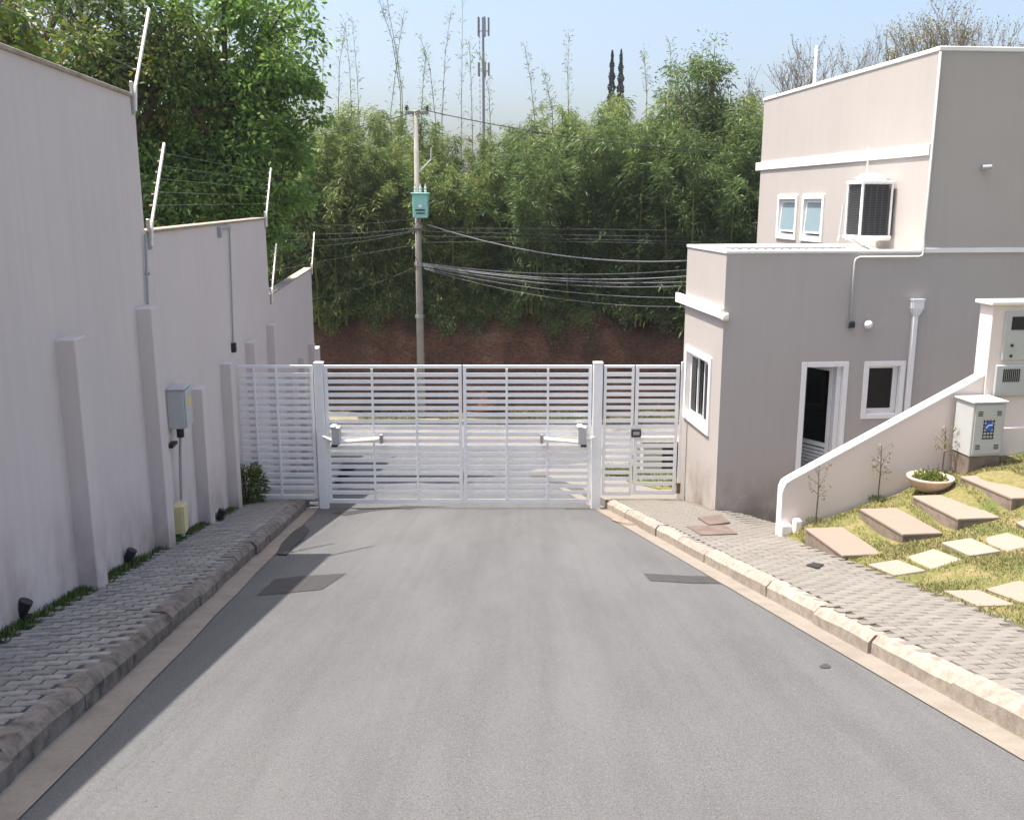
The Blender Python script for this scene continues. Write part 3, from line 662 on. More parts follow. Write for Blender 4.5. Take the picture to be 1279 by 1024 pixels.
def frame_rect(mp, a0, a1, z0, z1, w_, d0, d1, mat, parent, name='frame'):
    m = MB()
    for a, b, c, d in ((a0, a0+w_, z0, z1), (a1-w_, a1, z0, z1), (a0+w_, a1-w_, z0, z0+w_), (a0+w_, a1-w_, z1-w_, z1)):
        P, Q = mp(a, d0, c), mp(b, d1, d); m.box(*[v for i in range(3) for v in (min(P[i], Q[i]), max(P[i], Q[i]))])
    return m.build(name, mat, parent)
def pane(mp, a0, a1, z0, z1, d, mat, parent):
    P, Q = mp(a0, d, z0), mp(a1, d+.006, z1); return B(*[v for i in range(3) for v in (min(P[i], Q[i]), max(P[i], Q[i]))]).build('pane', mat, parent)
def win(parent_label=None):
    o = ob('window', None, h)
    if parent_label: o['label'] = parent_label
    return o
# front awning window
o = win('white framed awning window beside the downspout')
casing(FR, W0, W1, WZ0, WZ1, .075, .022, o); frame_rect(FR, W0+.003, W1-.05, WZ0+.04, WZ1-.003, .035, .05, .09, M['white'], o); pane(FR, W0+.03, W1-.085, WZ0+.07, WZ1-.04, .065, M['glass'], o)
B(W1-.048, W1-.003, .06, .10, WZ0+.003, WZ1-.003).build('jamb', M['white'], o); B(W0+.003, W1-.05, .05, .11, WZ0+.003, WZ0+.036).build('lower_rail', M['white'], o)
# left sliding window
o = win('white framed sliding window facing the gate')
casing(LF, V0, V1, VZ0, VZ1, .09, .03, o)
frame_rect(LF, V0+.003, V1-.003, VZ0+.003, VZ1-.003, .035, .05, .12, M['white'], o)
for a, b, d in ((V0+.04, V0+.47, .055), (V0+.43, V0+.86, .085), (V0+.80, V1-.04, .055)):
    frame_rect(LF, a, b, VZ0+.04, VZ1-.04, .035, d, d+.025, M['white'], o, 'sash'); pane(LF, a+.034, b-.034, VZ0+.073, VZ1-.073, d+.009, M['glass'], o)
# upper windows: tilted awning panes
for (a0, a1, z0, z1), lb in zip(UW, ('upper awning window farther from the street corner, at the far end', 'upper awning window nearer to the air conditioner')):
    o = win(lb); casing(LFU, a0, a1, z0, z1, .085, .03, o); frame_rect(LFU, a0+.003, a1-.003, z0+.003, z1-.003, .03, .04, .10, M['white'], o)
    sm = ob('sash', None, o, (UX+.05, 0, z1-.04), (0, R(9), 0))
    m = MB()
    hz = z1-z0-.10
    for ya, yb_, c, d in ((a0+.036, a0+.07, -hz, 0), (a1-.07, a1-.036, -hz, 0), (a0+.07, a1-.07, -hz, -hz+.034), (a0+.07, a1-.07, -.034, 0)): m.box(-.015, .015, ya, yb_, c, d)
    m.build('sash', M['white'], o, loc=(UX+.045, 0, z1-.035), rot=(0, R(4), 0)); bpy.data.objects.remove(sm)
    MB().box(-.004, .003, a0+.069, a1-.069, -hz+.033, -.033).build('pane', M['frost'], o, loc=(UX+.045, 0, z1-.035), rot=(0, R(4), 0))
# door: casing, half-open louvred leaf
o = ob('door', None, h); o['label'] = 'half-open white door with louvred lower panel in a white casing'
casing(FR, D0, D1, DZ0, DZ1, .075, .022, o, door=True)
B(D1-.075, D1-.003, .052, .15, DZ0+.01, DZ1-.003).build('jamb', M['white'], o); B(D0+.003, D0+.02, .052, .15, DZ0+.01, DZ1-.003).build('jamb', M['white'], o)
lo_c = (D1-.085, .15, DZ0+.02); lr = (0, 0, R(180-62)); DW, DH = .56, DZ1-DZ0-.05
def dl(name, mat, *bx_): return B(*bx_).build(name, M[mat], o, loc=lo_c, rot=lr)
dl('stile', 'white', 0, .06, -.018, .018, 0, DH); dl('stile', 'white', DW-.06, DW, -.018, .018, 0, DH)
dl('rail', 'white', .061, DW-.061, -.018, .018, 0, .09); dl('rail', 'white', .061, DW-.061, -.018, .018, DH-.07, DH); dl('rail', 'white', .061, DW-.061, -.018, .018, .98, 1.05)
dl('pane', 'glass', .061, DW-.061, -.003, .003, 1.05, DH-.07)
for k in range(15): dl('louvre', 'white', .061, DW-.061, -.012, .012, .10+k*.058, .10+k*.058+.044)
# downspout with hopper
o = ob('downspout', None, h); X = 2.945
m = MB(); m.v = [(X-.085, -.11, .36), (X+.085, -.11, .36), (X+.085, -.003, .36), (X-.085, -.003, .36), (X-.085, -.11, .24), (X+.085, -.11, .24), (X+.085, -.003, .24), (X-.085, -.003, .24), (X-.045, -.075, .13), (X+.04, -.075, .13), (X+.04, -.003, .13), (X-.045, -.003, .13)]
for r_ in (0, 4):
    for k in range(4): m.f.append((r_+k, r_+(k+1) % 4, r_+4+(k+1) % 4, r_+4+k))
m.f += [(0,1,2,3), (8,9,10,11)]; m.build('hopper', M['white'], o); B(X-.095, X+.095, -.12, -.002, .36, .38).build('hopper_rim', M['white'], o)
B(X-.04, X+.035, -.07, -.004, -2.9, .13).build('pipe', M['white'], o, .008)
# conduit along the roof edge, sensor box, dome lamp, cameras, antenna
o = ob('conduit', None, h)
MB().tube([(1.93, -.045, 0.06), (1.93, -.045, .92), (1.945, -.045, .975), (2.0, -.045, 1.0), (2.9, -.06, 1.0), (2.96, -.06, 1.02), (2.975, -.06, 1.09), (2.975, -.035, 1.3), (2.972, -.035, 3.88)], .018, 8).build('pipe', M['lgrey'], o, smooth=True)
B(1.9, 2.0, -.07, -.001, -.045, .05).build('sensor_box', M['dark'], h, .01); MB().tube([(1.90, -.04, -.03), (1.90, -.04, .06)], .012, 6).build('sensor_stub', M['grey'], h)
m = MB(); m.lathe([(.0, -.05), (.045, -.045), (.065, -.01), (.06, .03), (.03, .055), (0, .06)], 14); m.build('security_camera', M['white'], h, smooth=True, loc=(2.20, -.07, .005), rot=(R(70), 0, 0))
B(2.17, 2.23, -.05, -.001, -.02, .04).build('camera_mount', M['grey'], h, .008)
def camera_at(x, z):
    o = ob('security_camera', None, h, (x, 0, z)); o.scale = (.75, .75, .75); MB().tube([(0, 0, 0), (0, -.12, -.02)], .02, 8).build('arm', M['galv'], o); MB().tube([(-.07, -.11, -.02), (.08, -.17, -.01)], [.05, .045], 12).build('housing', M['grey'], o); B(-.05, .05, -.012, -.001, -.06, .05).build('mount_plate', M['grey'], o)
camera_at(3.80, 2.30)
o = ob('corner_lamp', None, h); B(-.055, .055, -.09, -.002, .085, .205).build('housing', M['cream'], o, .02); MB().tube([(0, -.088, .145), (0, -.11, .145)], .036, 12).build('lens', M['white'], o)
MB().tube([(UX+.05, 4.55, ZU+.06), (UX+.05, 4.55, ZU+.75)], .03, 8).build('antenna_mast', M['white'], h)
# air conditioner
ac = thing('air_conditioner', 'white outdoor air conditioning unit with dark fins on the upper wall', 'air conditioner', h.matrix_basis @ Vector((UX, 0, 0)), TH)
A0, A1, AZ0, AZ1, AW = .92, 1.46, 1.28, 2.10, .50
def ab(n_, mt, *bx_, bev=.0): return B(*bx_).build(n_, M[mt], ac, bev)
X1, X0 = -.06, -.06-AW
ab('base_pan', 'white', X0-.02, X1+.02, A0-.02, A1+.02, AZ0-.05, AZ0, bev=.008); ab('top_cover', 'white', X0-.02, X1+.02, A0-.02, A1+.02, AZ1-.03, AZ1+.02, bev=.01)
m = MB(); m.lathe([(.235, 0), (.225, .05), (.17, .10), (.06, .125), (0, .125)], 24); m.build('fan_cowl', M['white'], ac, loc=((X0+X1)/2, (A0+A1)/2, AZ1+.018))
cr = B(-.012, .012, -.004, .15, 0, .012).mesh('cowl_rib', M['lgrey'])
for k in range(16):
    a = 6.283*k/16; ob('cowl_rib', cr, ac, ((X0+X1)/2+.16*math.cos(a), (A0+A1)/2+.16*math.sin(a), AZ1+.095), (R(-20), 0, a-math.pi/2))
for (px_, py_) in ((X0, A0), (X1-.025, A0), (X0, A1-.04)): ab('corner_post', 'white', px_, px_+.03, py_, py_+.04, AZ0+.001, AZ1-.031)
ab('back_panel', 'white', X0+.031, X1-.02, A1-.02, A1-.001, AZ0+.001, AZ1-.031); ab('core', 'black', X0+.05, X1-.04, A0+.06, A1-.05, AZ0+.002, AZ1-.04)
fm = MB().box(X0+.032, X1-.027, A0+.014, A0+.05, -.006, .006); fm.add([(v[0], v[1], v[2]) for v in MB().box(X0+.012, X0+.045, A0+.042, A1-.042, -.006, .006).v], MB().box(0,1,0,1,0,1).f); fme = fm.mesh('fin', M['fin'])
for k in range(30): ob('fin', fme, ac, (0, 0, AZ0+.025+k*(AZ1-AZ0-.07)/29))
for k in range(5): ab('guard_bar', 'fin', X0+.05+k*.095, X0+.058+k*.095, A0+.004, A0+.012, AZ0+.001, AZ1-.031)
for y_ in (A0+.08, A1-.1):
    ab('bracket_arm', 'white', X0, -.002, y_, y_+.035, AZ0-.085, AZ0-.051); MB().tube([(X0+.06, y_+.017, AZ0-.08), (-.01, y_+.017, AZ0-.30)], .014, 6).build('brace', M['white'], ac)
MB().tube([(X0+.26, A1-.1, AZ1+.1), (X0+.26, A1-.1, AZ1+.55)], .012, 6).build('aerial', M['white'], ac)
MB().tube([(X0-.02, A1+.05, AZ1-.35), (X0-.06, A1+.05, AZ0-.02), (X0-.1, A1, AZ0-.1)], .016, 6).build('refrigerant_pipe', M['lgrey'], ac)
t = thing('roof_junction_box', 'small white junction box on the low roof below the air conditioner', 'box', h.matrix_basis @ Vector((2.08, .3, .95)), TH)
B(-.12, .12, -.06, .06, .12, .17).build('lid', M['white'], t, .005); B(-.05, .05, -.04, .04, -.02, .12).build('body', M['lgrey'], t, .005)
# sidewalk rusty cover plates
for k, (q, lb) in enumerate([(((872, 646), (900, 642), (912, 652), (886, 655)), 'farther'), (((858, 657), (905, 655), (921, 666), (876, 668)), 'nearer')]):
    P = [on_road(*v, .165) for v in q]; m = MB(); m.v = [(p.x, p.y, p.z+walk_dip(p.x, p.y)) for p in P]+[(p.x, p.y, p.z-.05+walk_dip(p.x, p.y)) for p in P]
    m.f = [(0,1,2,3)]+[(i, (i+1) % 4, 4+(i+1) % 4, 4+i) for i in range(4)]
    tag(m.build('inspection_cover', M['rust']), f'rusty steel inspection cover in the right pavement, {lb} of the two', 'manhole cover', 'inspection covers in the right pavement')
P = [on_road(*v, .16) for v in ((1007, 705), (1016, 702), (1029, 704), (1022, 709))]; m = MB(); m.v = [tuple(p) for p in P]+[(p.x, p.y, p.z-.04) for p in P]; m.f = [(0,1,2,3)]+[(i, (i+1) % 4, 4+(i+1) % 4, 4+i) for i in range(4)]
tag(m.build('valve_cover', M['dark']), 'tiny dark valve cover set in the right pavement by the garden', 'manhole cover')

# ================================================================== RAMP WALL, METER PILLAR, CABINET, GARDEN
RX, RY = 3.36, 11.39
t = thing('ramp_wall', 'low sloping pinkish wall with sunlit-white top climbing beside the garden', 'wall', (RX, RY, 0), TH)
prof = [(0, -2.9), (2.46, -2.9), (2.46, -.30), (.10, -1.56), (.03, -1.60), (0, -1.68)]
MB().prism_y(prof, 0, .15).build('wall', M['ramp'], t)
cp = [(-.015, -1.70), (-.015, -1.665), (.02, -1.585), (.10, -1.535), (2.46, -.275), (2.46, -.301), (.10, -1.561), (.03, -1.601), (.0, -1.681), (0, -1.70)]
m = MB(); n = len(cp)
m.v = [(x, -.012, z) for x, z in cp]+[(x, .162, z) for x, z in cp]; m.f = [((i+1) % n, i, n+i, n+(i+1) % n) for i in range(n)]
for a, b, c, d in ((0,1,8,9), (1,2,7,8), (2,3,6,7), (3,4,5,6)): m.f += [(a,b,c,d), (n+d,n+c,n+b,n+a)]
m.build('coping', M['white_and_sunlit'], t); B(-.02, -.001, -.001, .151, -2.9, -1.70).build('sunlit_white_end', M['white_and_sunlit'], t)  # sunlit brightness of the wall's top and end put into white colour
B(-.05, .10, -.10, -.002, -2.7, -2.10).build('foot_block', M['white_and_sunlit'], t, .02); B(.101, .2, -.16, -.06, -2.6, -2.02).build('foot_block', M['white_and_sunlit'], t, .02)
t = thing('meter_pillar', 'pinkish masonry pillar holding utility meters at the right edge', 'pillar', (RX+2.465*math.cos(TH), RY+2.465*math.sin(TH), 0), TH)
B(0, 1.7, -.03, .24, -2.2, .58).build('pillar', M['ramp'], t, .006); B(-.05, 1.75, -.08, .29, .58, .625).build('cap', M['white_and_sunlit'], t, .008)
B(.05, 1.7, -.10, -.031, -2.2, -.93).build('plinth', M['ramp'], t, .008)
B(.16, .62, -.06, -.031, -.10, .50).build('meter_box', M['lgrey'], t, .01)
B(.24, .54, -.066, -.061, .28, .44).build('meter_window', M['black'], t); MB().tube([(.27, -.06, .09), (.27, -.075, .09)], .018, 8).build('latch', M['dark'], t); MB().tube([(.27, -.06, -.04), (.27, -.075, -.04)], .018, 8).build('latch', M['dark'], t)
B(.10, .58, -.07, -.031, -.54, -.15).build('grille_box', M['lgrey'], t, .01)
gm = B(-.007, .007, -.076, -.0701, -.08, .08).mesh('grille_slot', M['black'])
for k in range(9): ob('grille_slot', gm, t, (.20+k*.025, 0, -.28))
# utility cabinet
c = Vector((5.50, 11.18, 0)); cz = garz(5.6, 11.2)
t = thing('utility_cabinet', 'grey utility cabinet with blue emblem standing on the garden slope', 'cabinet', (c.x, c.y, cz), TH+R(2))
B(0, .40, 0, .34, -.25, .17).build('plinth', M['slabside'], t, .008); B(-.01, .41, -.01, .35, .171, .82).build('body', M['lgrey'], t, .008); B(-.03, .43, -.03, .37, .821, .845).build('lid', M['lgrey'], t, .006)
B(.015, .385, -.022, -.011, .20, .80).build('door', M['lgrey'], t, .004)
for ax in (.08, .32):
    for az in (.29, .70):
        o = ob('vent', None, t, (ax, -.0222, az))
        for k in range(3): B(-.03, .03, -.002, 0, -.03+k*.022, -.018+k*.022).build('slot', M['dark'], o)
o = ob('emblem_plate', None, t, (.2, -.0222, .50))
for k in range(6): B(-.075, .075, -.002, 0, -.115+k*.042, -.10+k*.042).build('slot', M['dark'], o)
for k in range(4): B(-.07+k*.042, -.06+k*.042, -.0025, -.0005, -.115, .125).build('slot', M['dark'], o)
MB().tube([(0, -.0025, .04), (0, -.006, .04)], .055, 18).build('emblem', M['blue'], o); MB().tube([(-.04, -.0063, .02), (-.01, -.0063, .055), (.04, -.0063, .06)], .007, 5).build('emblem_swoosh', M['white'], o)
# flower bowl with plants
pz = garz(5.0, 11.05)
t = thing('flower_bowl', 'round beige planter bowl with small plants on the grass', 'planter', (5.0, 11.05, pz-.01))
MB().lathe([(.12, 0), (.17, .02), (.23, .09), (.265, .15), (.27, .175), (.245, .178), (.225, .15), (.0, .14)], 28).build('bowl', M['terracotta'], t, smooth=True)
MB().lathe([(.225, .148), (.15, .158), (0, .16)], 20).build('soil', M['soil'], t)
C = blob(320, .19, .01); C[:, 2] = RNG.uniform(.15, .2, 320); D = RNG.normal(size=(320, 3))*.7; D[:, 2] = .6
leaves('seedling_leaves', C, D, RNG.uniform(.03, .08, 320), .022, M['shrub'], t)
m = MB()
for k in range(14):
    a = random.uniform(0, 6.28); r = random.uniform(.02, .17); m.tube([(r*math.cos(a), r*math.sin(a), .14), (r*1.2*math.cos(a), r*1.2*math.sin(a), random.uniform(.22, .36))], .0035, 4)
m.build('twigs', M['rust'], t)
# step slabs
def slab(name, label, x0, x1, y0, y1, ztop, th, cat, mat, group, bev=.008, skew=.1, tilt=None):
    cx_, cy_ = (x0+x1)/2, (y0+y1)/2; ztop -= .03
    t = thing(name, label, cat, (cx_, cy_, ztop), TH, group); t.rotation_euler = (R(-2.5), 0, TH); a, b = (x1-x0)/2, (y1-y0)/2
    MB().box(-a, a, -b, b, -.035, 0).build('tread', M[mat], t, bev); MB().box(-a+.006, a-.006, -b+.006, b-.006, -th, -.036).build('riser', M['slabside'], t)
    return t
ST = [(3.43, 3.88, 9.58, 10.57, -1.825, 'lowest beige concrete garden step by the pavement'), (4.10, 4.55, 9.72, 10.72, -1.64, 'second beige concrete garden step from the pavement'),
      (4.72, 5.20, 9.82, 10.78, -1.50, 'third beige concrete garden step just below the flower bowl'), (5.34, 5.85, 9.95, 10.95, -1.31, 'highest visible garden step in front of the utility cabinet')]
for x0, x1, y0, y1, z, lb in ST: slab('garden_step', lb, x0, x1, y0, y1, z, .3, 'step', 'slab', 'garden steps')
SQ = [(3.76, 8.87, 'first square stepping stone from the pavement, below the steps'), (4.17, 9.0, 'second square stepping stone from the pavement, below the steps'), (4.57, 9.08, 'third square stepping stone from the pavement, below the steps'), (4.97, 9.15, 'fourth square stepping stone from the pavement, below the steps'), (5.4, 9.25, 'fifth square stepping stone from the pavement, at the right edge'),
      (3.90, 7.52, 'square stepping stone of the nearest row beside the pavement'), (4.29, 7.60, 'second square stepping stone of the nearest row, at the right edge'), (4.75, 7.68, 'third square stepping stone of the nearest row, cut by the right edge')]
sqm = B(-.158, .158, -.265, .265, -.09, 0).mesh('stepping_stone', M['square'], .006)
for x, y_, lb in SQ:
    e = .15; gx = (garz(x+e, y_)-garz(x-e, y_))/(2*e); gy_ = (garz(x, y_+e)-garz(x, y_-e))/(2*e)
    o = ob('stepping_stone', sqm, None, (x, y_, garz(x, y_)+.012), (math.atan(gy_), -math.atan(gx), TH+random.uniform(-.03, .03))); tag(o, lb, 'stepping stone', 'square stepping stones')
# thin saplings along the ramp wall
for k, (x, y_, hh, lb) in enumerate([(3.72, 11.22, .75, 'thin red-brown sapling nearest the foot of the ramp wall'), (4.52, 11.38, .72, 'thin green-leaved sapling in the middle of the ramp wall'), (5.30, 11.42, .62, 'thin sapling beside the flower bowl and cabinet')]):
    z = garz(x, y_); t = thing('sapling', lb, 'plant', (x, y_, z), 0, 'saplings along the ramp wall')
    m = MB(); m.tube([(0,0,-.05), (.01,.0,hh*.5), (.0,.01,hh)], [.011,.008,.004], 6)
    tips = []
    for q in range(9):
        a = q*2.4; z0_ = hh*(.45+.055*q); e_ = (.13*math.cos(a), .05*math.sin(a), z0_+.10); m.tube([(.005,.005,z0_), e_], [.004,.002], 4); tips.append(e_)
    m.build('stem', M['rust'], t)
    C = np.array([tips[q % 9] for q in range(60)])*RNG.uniform(.6, 1.05, (60, 1)); C[:, 2] = np.clip(C[:, 2]*1.1, .2, hh)
    leaves('foliage', C, RNG.normal(size=(60, 3)), .05, .016, M['dry'] if k == 0 else M['lawnblade'], t)
    C = blob(90, .13, .3); C[:, 2] = np.abs(C[:, 2]); D = C*1.; D[:, 2] = .5
    leaves('ground_leaves', C, D, .06, .012, M['lawnblade'] if k != 1 else M['grassblade'], t)

# ================================================================== UTILITY POLE, CABLES
PY = 32.95; pb = at(526.5, 500, PY); PX = pb.x
zP = lambda y: at(526, y, PY).z; xP = lambda x, y=300: at(x, y, PY).x
t = thing('utility_pole', 'tall grey concrete utility pole carrying a transformer beyond the gate', 'utility pole', (PX, PY, ZST))
zt = zP(138)-ZST
MB().tube([(0,0,-.3), (0,0,zt*.5), (0,0,zt)], [.145, .11, .075], 14).build('shaft', M['pole'], t, smooth=True)
B(-.35, .42, -.06, .06, zt-.12, zt-.02).build('crossarm', M['pole'], t, .01)
for x in (-.3, .38): MB().lathe([(.03, 0), (.05, .04), (.035, .07), (.055, .11), (.03, .17), (0, .18)], 10, (x, 0, zt-.02)).build('insulator', M['dark'], t)
for z_ in (zP(283), zP(330), zP(395)): MB().tube([(0,0,z_-ZST-.05), (0,0,z_-ZST+.05)], .16, 14).build('clamp_band', M['galv'], t)
B(-.28, .28, -.2, -.13, zP(287)-ZST-.03, zP(287)-ZST+.03).build('cable_rack', M['rust'], t)
tz0, tz1 = zP(272)-ZST, zP(243)-ZST; cx0 = xP(527.5)-PX
o = ob('transformer', None, t, (cx0, -.36, tz0)); o['label'] = 'teal green pole transformer'
hh = tz1-tz0; wt = (xP(537)-xP(518))/2
m = MB(); m.add([(-wt*.94,-.2,0),(wt*.94,-.2,0),(wt*.94,.2,0),(-wt*.94,.2,0),(-wt,-.22,hh),(wt,-.22,hh),(wt,.22,hh),(-wt,.22,hh)], [(0,3,2,1),(4,5,6,7),(0,1,5,4),(1,2,6,5),(2,3,7,6),(3,0,4,7)])
m.build('tank', M['teal'], o, .02); B(-wt-.04, wt+.04, -.26, .26, hh+.001, hh+.05).build('lid', M['teal'], o, .01)
for x in (-.17, .17, .0): MB().lathe([(.03, 0), (.05, .06), (.03, .1), (.05, .15), (.03, .2), (.01, .3)], 10, (x, 0, hh+.05)).build('bushing', M['lgrey'], o)
MB().tube([(0, -.215, hh*.50), (0, -.235, hh*.50)], .06, 14).build('round_mark', M['white'], o); B(-.16, .16, -.222, -.21, hh*.30, hh*.36).build('marking', M['dark'], o); B(-.13, .15, -.22, -.207, hh*.17, hh*.22).build('marking', M['dark'], o)
MB().tube([(.08, -.05, zP(215)-ZST), (.5, -.25, zP(200)-ZST), (.52, -.3, zP(186)-ZST)], .03, 6).build('fuse_cutout', M['lgrey'], t)
MB().tube([(.0, -.17, zP(275)-ZST), (-.22, -.2, zP(290)-ZST), (-.1, -.18, zP(320)-ZST), (0, -.16, zP(330)-ZST)], .012, 5).build('drop_lead', M['cable'], t)
def cable(label, pix, rad, mat, xa=None, xb=None, dy=0, group='cables along the street'):
    rad *= .82; P = [at(x, y, PY+dy-.1) for x, y in pix]; A = np.polyfit([p.x for p in P], [p.z for p in P], min(2, len(P)-1))
    x0 = P[0].x if xa is None else xa; x1 = P[-1].x if xb is None else xb; n = 22
    pts = [(x-x0, 0, float(np.polyval(A, x)-np.polyval(A, x0))) for x in frange(x0, x1, n)]
    o = MB().tube(pts, rad, 5, False).build('overhead_cable', M[mat], None, smooth=True); o.location = (x0, PY+dy-.1, float(np.polyval(A, x0))); tag(o, label, 'cable', group)
XR, XL = 17, -16
cable('dark top wire running right from the pole head', [(527, 137), (640, 160), (790, 181)], .018, 'cable', xb=14)
cable('dark top wire running left from the pole head', [(380, 172), (455, 157), (525, 138)], .018, 'cable', xa=-11)
cable('thick pale twisted cable sagging right from below the transformer', [(534, 281), (660, 313), (855, 326)], .028, 'cablel', xb=XR)
for k, (q, rr, mt) in enumerate([([(528, 329), (640, 340), (860, 337)], .018, 'cablel'), ([(528, 330), (650, 345), (860, 345)], .02, 'cablel'), ([(528, 331), (640, 346), (860, 352)], .016, 'cablel'),
        ([(528, 332), (660, 352), (860, 357)], .014, 'cablel'), ([(528, 334), (640, 352), (860, 346)], .014, 'cable'), ([(530, 336), (690, 372), (860, 383)], .009, 'cablel'), ([(530, 335), (640, 356), (860, 372)], .011, 'cablel')]):
    cable(['upper line of the pale cable bundle right of the pole', 'thickest line of the pale cable bundle right of the pole', 'middle line of the pale cable bundle right of the pole', 'lower line of the pale cable bundle right of the pole', 'dark line in the cable bundle right of the pole', 'lowest thin line sagging below the cable bundle', 'thin line just under the cable bundle'][k], q, rr, mt, xb=XR, dy=-.04*k)
for k, (a, b, c) in enumerate([(285, 286, 288), (289, 293, 296), (295, 298, 302), (303, 302, 305)]):
    cable(['first', 'second', 'third', 'fourth'][k]+' from the top of four thin straight wires right of the transformer', [(530, a), (690, b), (860, c)], .006, 'cabled', xb=XR, dy=.1+.1*k)
for k, q in enumerate([[(385, 282), (450, 280), (525, 272)], [(385, 292), (450, 291), (524, 284)], [(385, 300), (450, 297), (520, 288)], [(385, 308), (450, 302), (514, 290)], [(385, 330), (450, 318), (520, 306)], [(385, 374), (450, 360), (522, 332)]]):
    cable(['first', 'second', 'third', 'fourth', 'fifth', 'lowest'][k]+' from the top of the thin wires left of the pole', q, .006, 'cabled', xa=XL if k < 4 else -9.5, dy=.08*k)

# ================================================================== VEGETATION
def tubes_mesh(m, name, mat, parent): return m.build(name, mat, parent, smooth=True)
def bamboo_variant(seed, hmax, mat, nculm=13, spread=1.5):
    r = random.Random(seed); C, D, Rn = [], [], []; m = MB()
    for k in range(nculm):
        a = r.uniform(0, 6.283); b = r.uniform(0, .55); bx_, by_ = b*math.cos(a), b*math.sin(a); a += r.uniform(-.6, .6)
        hh = hmax*r.uniform(.62, 1.0); ln = spread*r.uniform(.25, 1.1)
        P = lambda s: Vector((bx_+ln*s**2*math.cos(a), by_+ln*s**2*math.sin(a), hh*(s-.10*s**3)))
        m.tube([P(s) for s in frange(0, 1, 8)], [.035*(1-.85*s) for s in frange(0, 1, 8)], 5, False)
        tone = r.uniform(-.18, .18)
        for q in range(46):
            s = .06+.94*(q+r.random())/46; base = P(s); aa = r.uniform(0, 6.283); bl = (1.05-.75*s)*r.uniform(.35, 1.0)
            for _ in range(int(r.uniform(20, 36))):
                u = r.random()**.7*bl; d = Vector((math.cos(aa)+r.gauss(0, .45), math.sin(aa)+r.gauss(0, .45), r.uniform(-1.5, .5)))
                C.append((base.x+u*math.cos(aa)+r.gauss(0, .07), base.y+u*math.sin(aa)+r.gauss(0, .07), base.z+.25*u-.28*u*u+r.gauss(0, .09)))
                D.append(tuple(d)); Rn.append(min(1, max(0, r.gauss(.42+tone, .2)+(.35 if r.random() < .03 else 0))))
    n = len(C)
    root = ob('bamboo_clump', None); tubes_mesh(m, 'culms', M['culm'], root)
    leaves('foliage', np.array(C), np.array(D), RNG.uniform(.13, .26, n), RNG.uniform(.022, .038, n), mat, root, np.array(Rn), .12)
    return root
BV = [bamboo_variant(1, 7.4, M['bamboo']), bamboo_variant(2, 7.9, M['bamboo']), bamboo_variant(3, 7.0, M['bamboo2'], 14, 1.9), bamboo_variant(4, 7.6, M['bamboo2'], 13, 1.7)]
used = set()
def put_bamboo(v, X, Y, s, rz, lb, group):
    o = BV[v] if v not in used else copy_tree(BV[v]); used.add(v)
    o.location = (X, Y, bankz(X, Y)-.15); o.rotation_euler = (random.uniform(-.05, .05), random.uniform(-.05, .05), rz); o.scale = (s*random.uniform(.9, 1.1), s*random.uniform(.9, 1.1), s)
    if 'front' in lb: o.scale.x *= 1.25; o.scale.y *= 1.25
    tag(o, lb, 'bamboo', group)
SKY = [(250, 90), (330, 100), (400, 112), (450, 112), (500, 122), (560, 140), (620, 146), (680, 118), (740, 98), (800, 100), (860, 95), (930, 110), (1000, 150)]
def sky_y(px):
    for (a, ya), (b, yb_) in zip(SKY, SKY[1:]):
        if a <= px <= b: return ya+(yb_-ya)*(px-a)/(b-a)
    return 120
HB = [7.4, 7.9, 7.0, 7.6]
for row, (Y0, n) in enumerate([(34.95, 20), (37.0, 18), (39.4, 15)]):
    for k in range(n):
        px = 215+(985-215)*(k+.5*(row % 2)+random.uniform(-.2, .2))/n
        Y = Y0+random.uniform(-.5, .5); X = at(px, 300, Y).x
        v = random.choice([0, 1]) if px < 640 or row else random.choice([2, 3, 0]); v = random.choice([2, 3]) if px > 700 and row == 0 and random.random() < .7 else v
        top = at(px, sky_y(px)+(0, 8, 4)[row]+(34 if row == 0 else 0)+random.uniform(-10, 16), Y).z
        s = (top-bankz(X, Y))/(HB[v]*.9)
        put_bamboo(v, X, Y, s, random.uniform(0, 6.28), ['leafy bamboo clump in the front row along the top of the red bank', 'bamboo clump in the middle row behind the bank', 'bamboo clump in the rear row against the sky'][row], ['front bamboo clumps', 'middle bamboo clumps', 'rear bamboo clumps'][row])
# single tall culms standing out above the thicket
def culm(pix, Y, label, rad=.016, nl=85):
    P = [at(x, y, Y) for x, y in pix]; b = Vector((P[0].x, Y, bankz(P[0].x, Y)-.1))
    t = thing('bamboo_culm', label, 'bamboo', b, 0, 'bare bamboo culms above the thicket')
    pts = [Vector((0,0,0))]+[p-b for p in P]; m = MB(); n = len(pts)
    m.tube(pts, [rad*(1.2-.95*k/(n-1)) for k in range(n)], 5, False); C, D = [], []
    for _ in range(nl):
        k = random.randrange(1, n-1) if n > 2 else 0; u = random.random(); p = pts[k].lerp(pts[k+1], u); a = random.uniform(0, 6.28)
        q = p+Vector((math.cos(a)*.6, math.sin(a)*.6, 1.2))*random.uniform(.03, .24); 
        if random.random() < .5: m.tube([p, q], [.006, .003], 3, False)
        C.append(tuple(q)); D.append((math.cos(a)*.6, math.sin(a)*.6, random.uniform(-.6, .9)))
    m.build('stem', M['culm'], t); leaves('foliage', np.array(C), np.array(D), RNG.uniform(.10, .2, len(C)), .03, M['bamboo'], t)
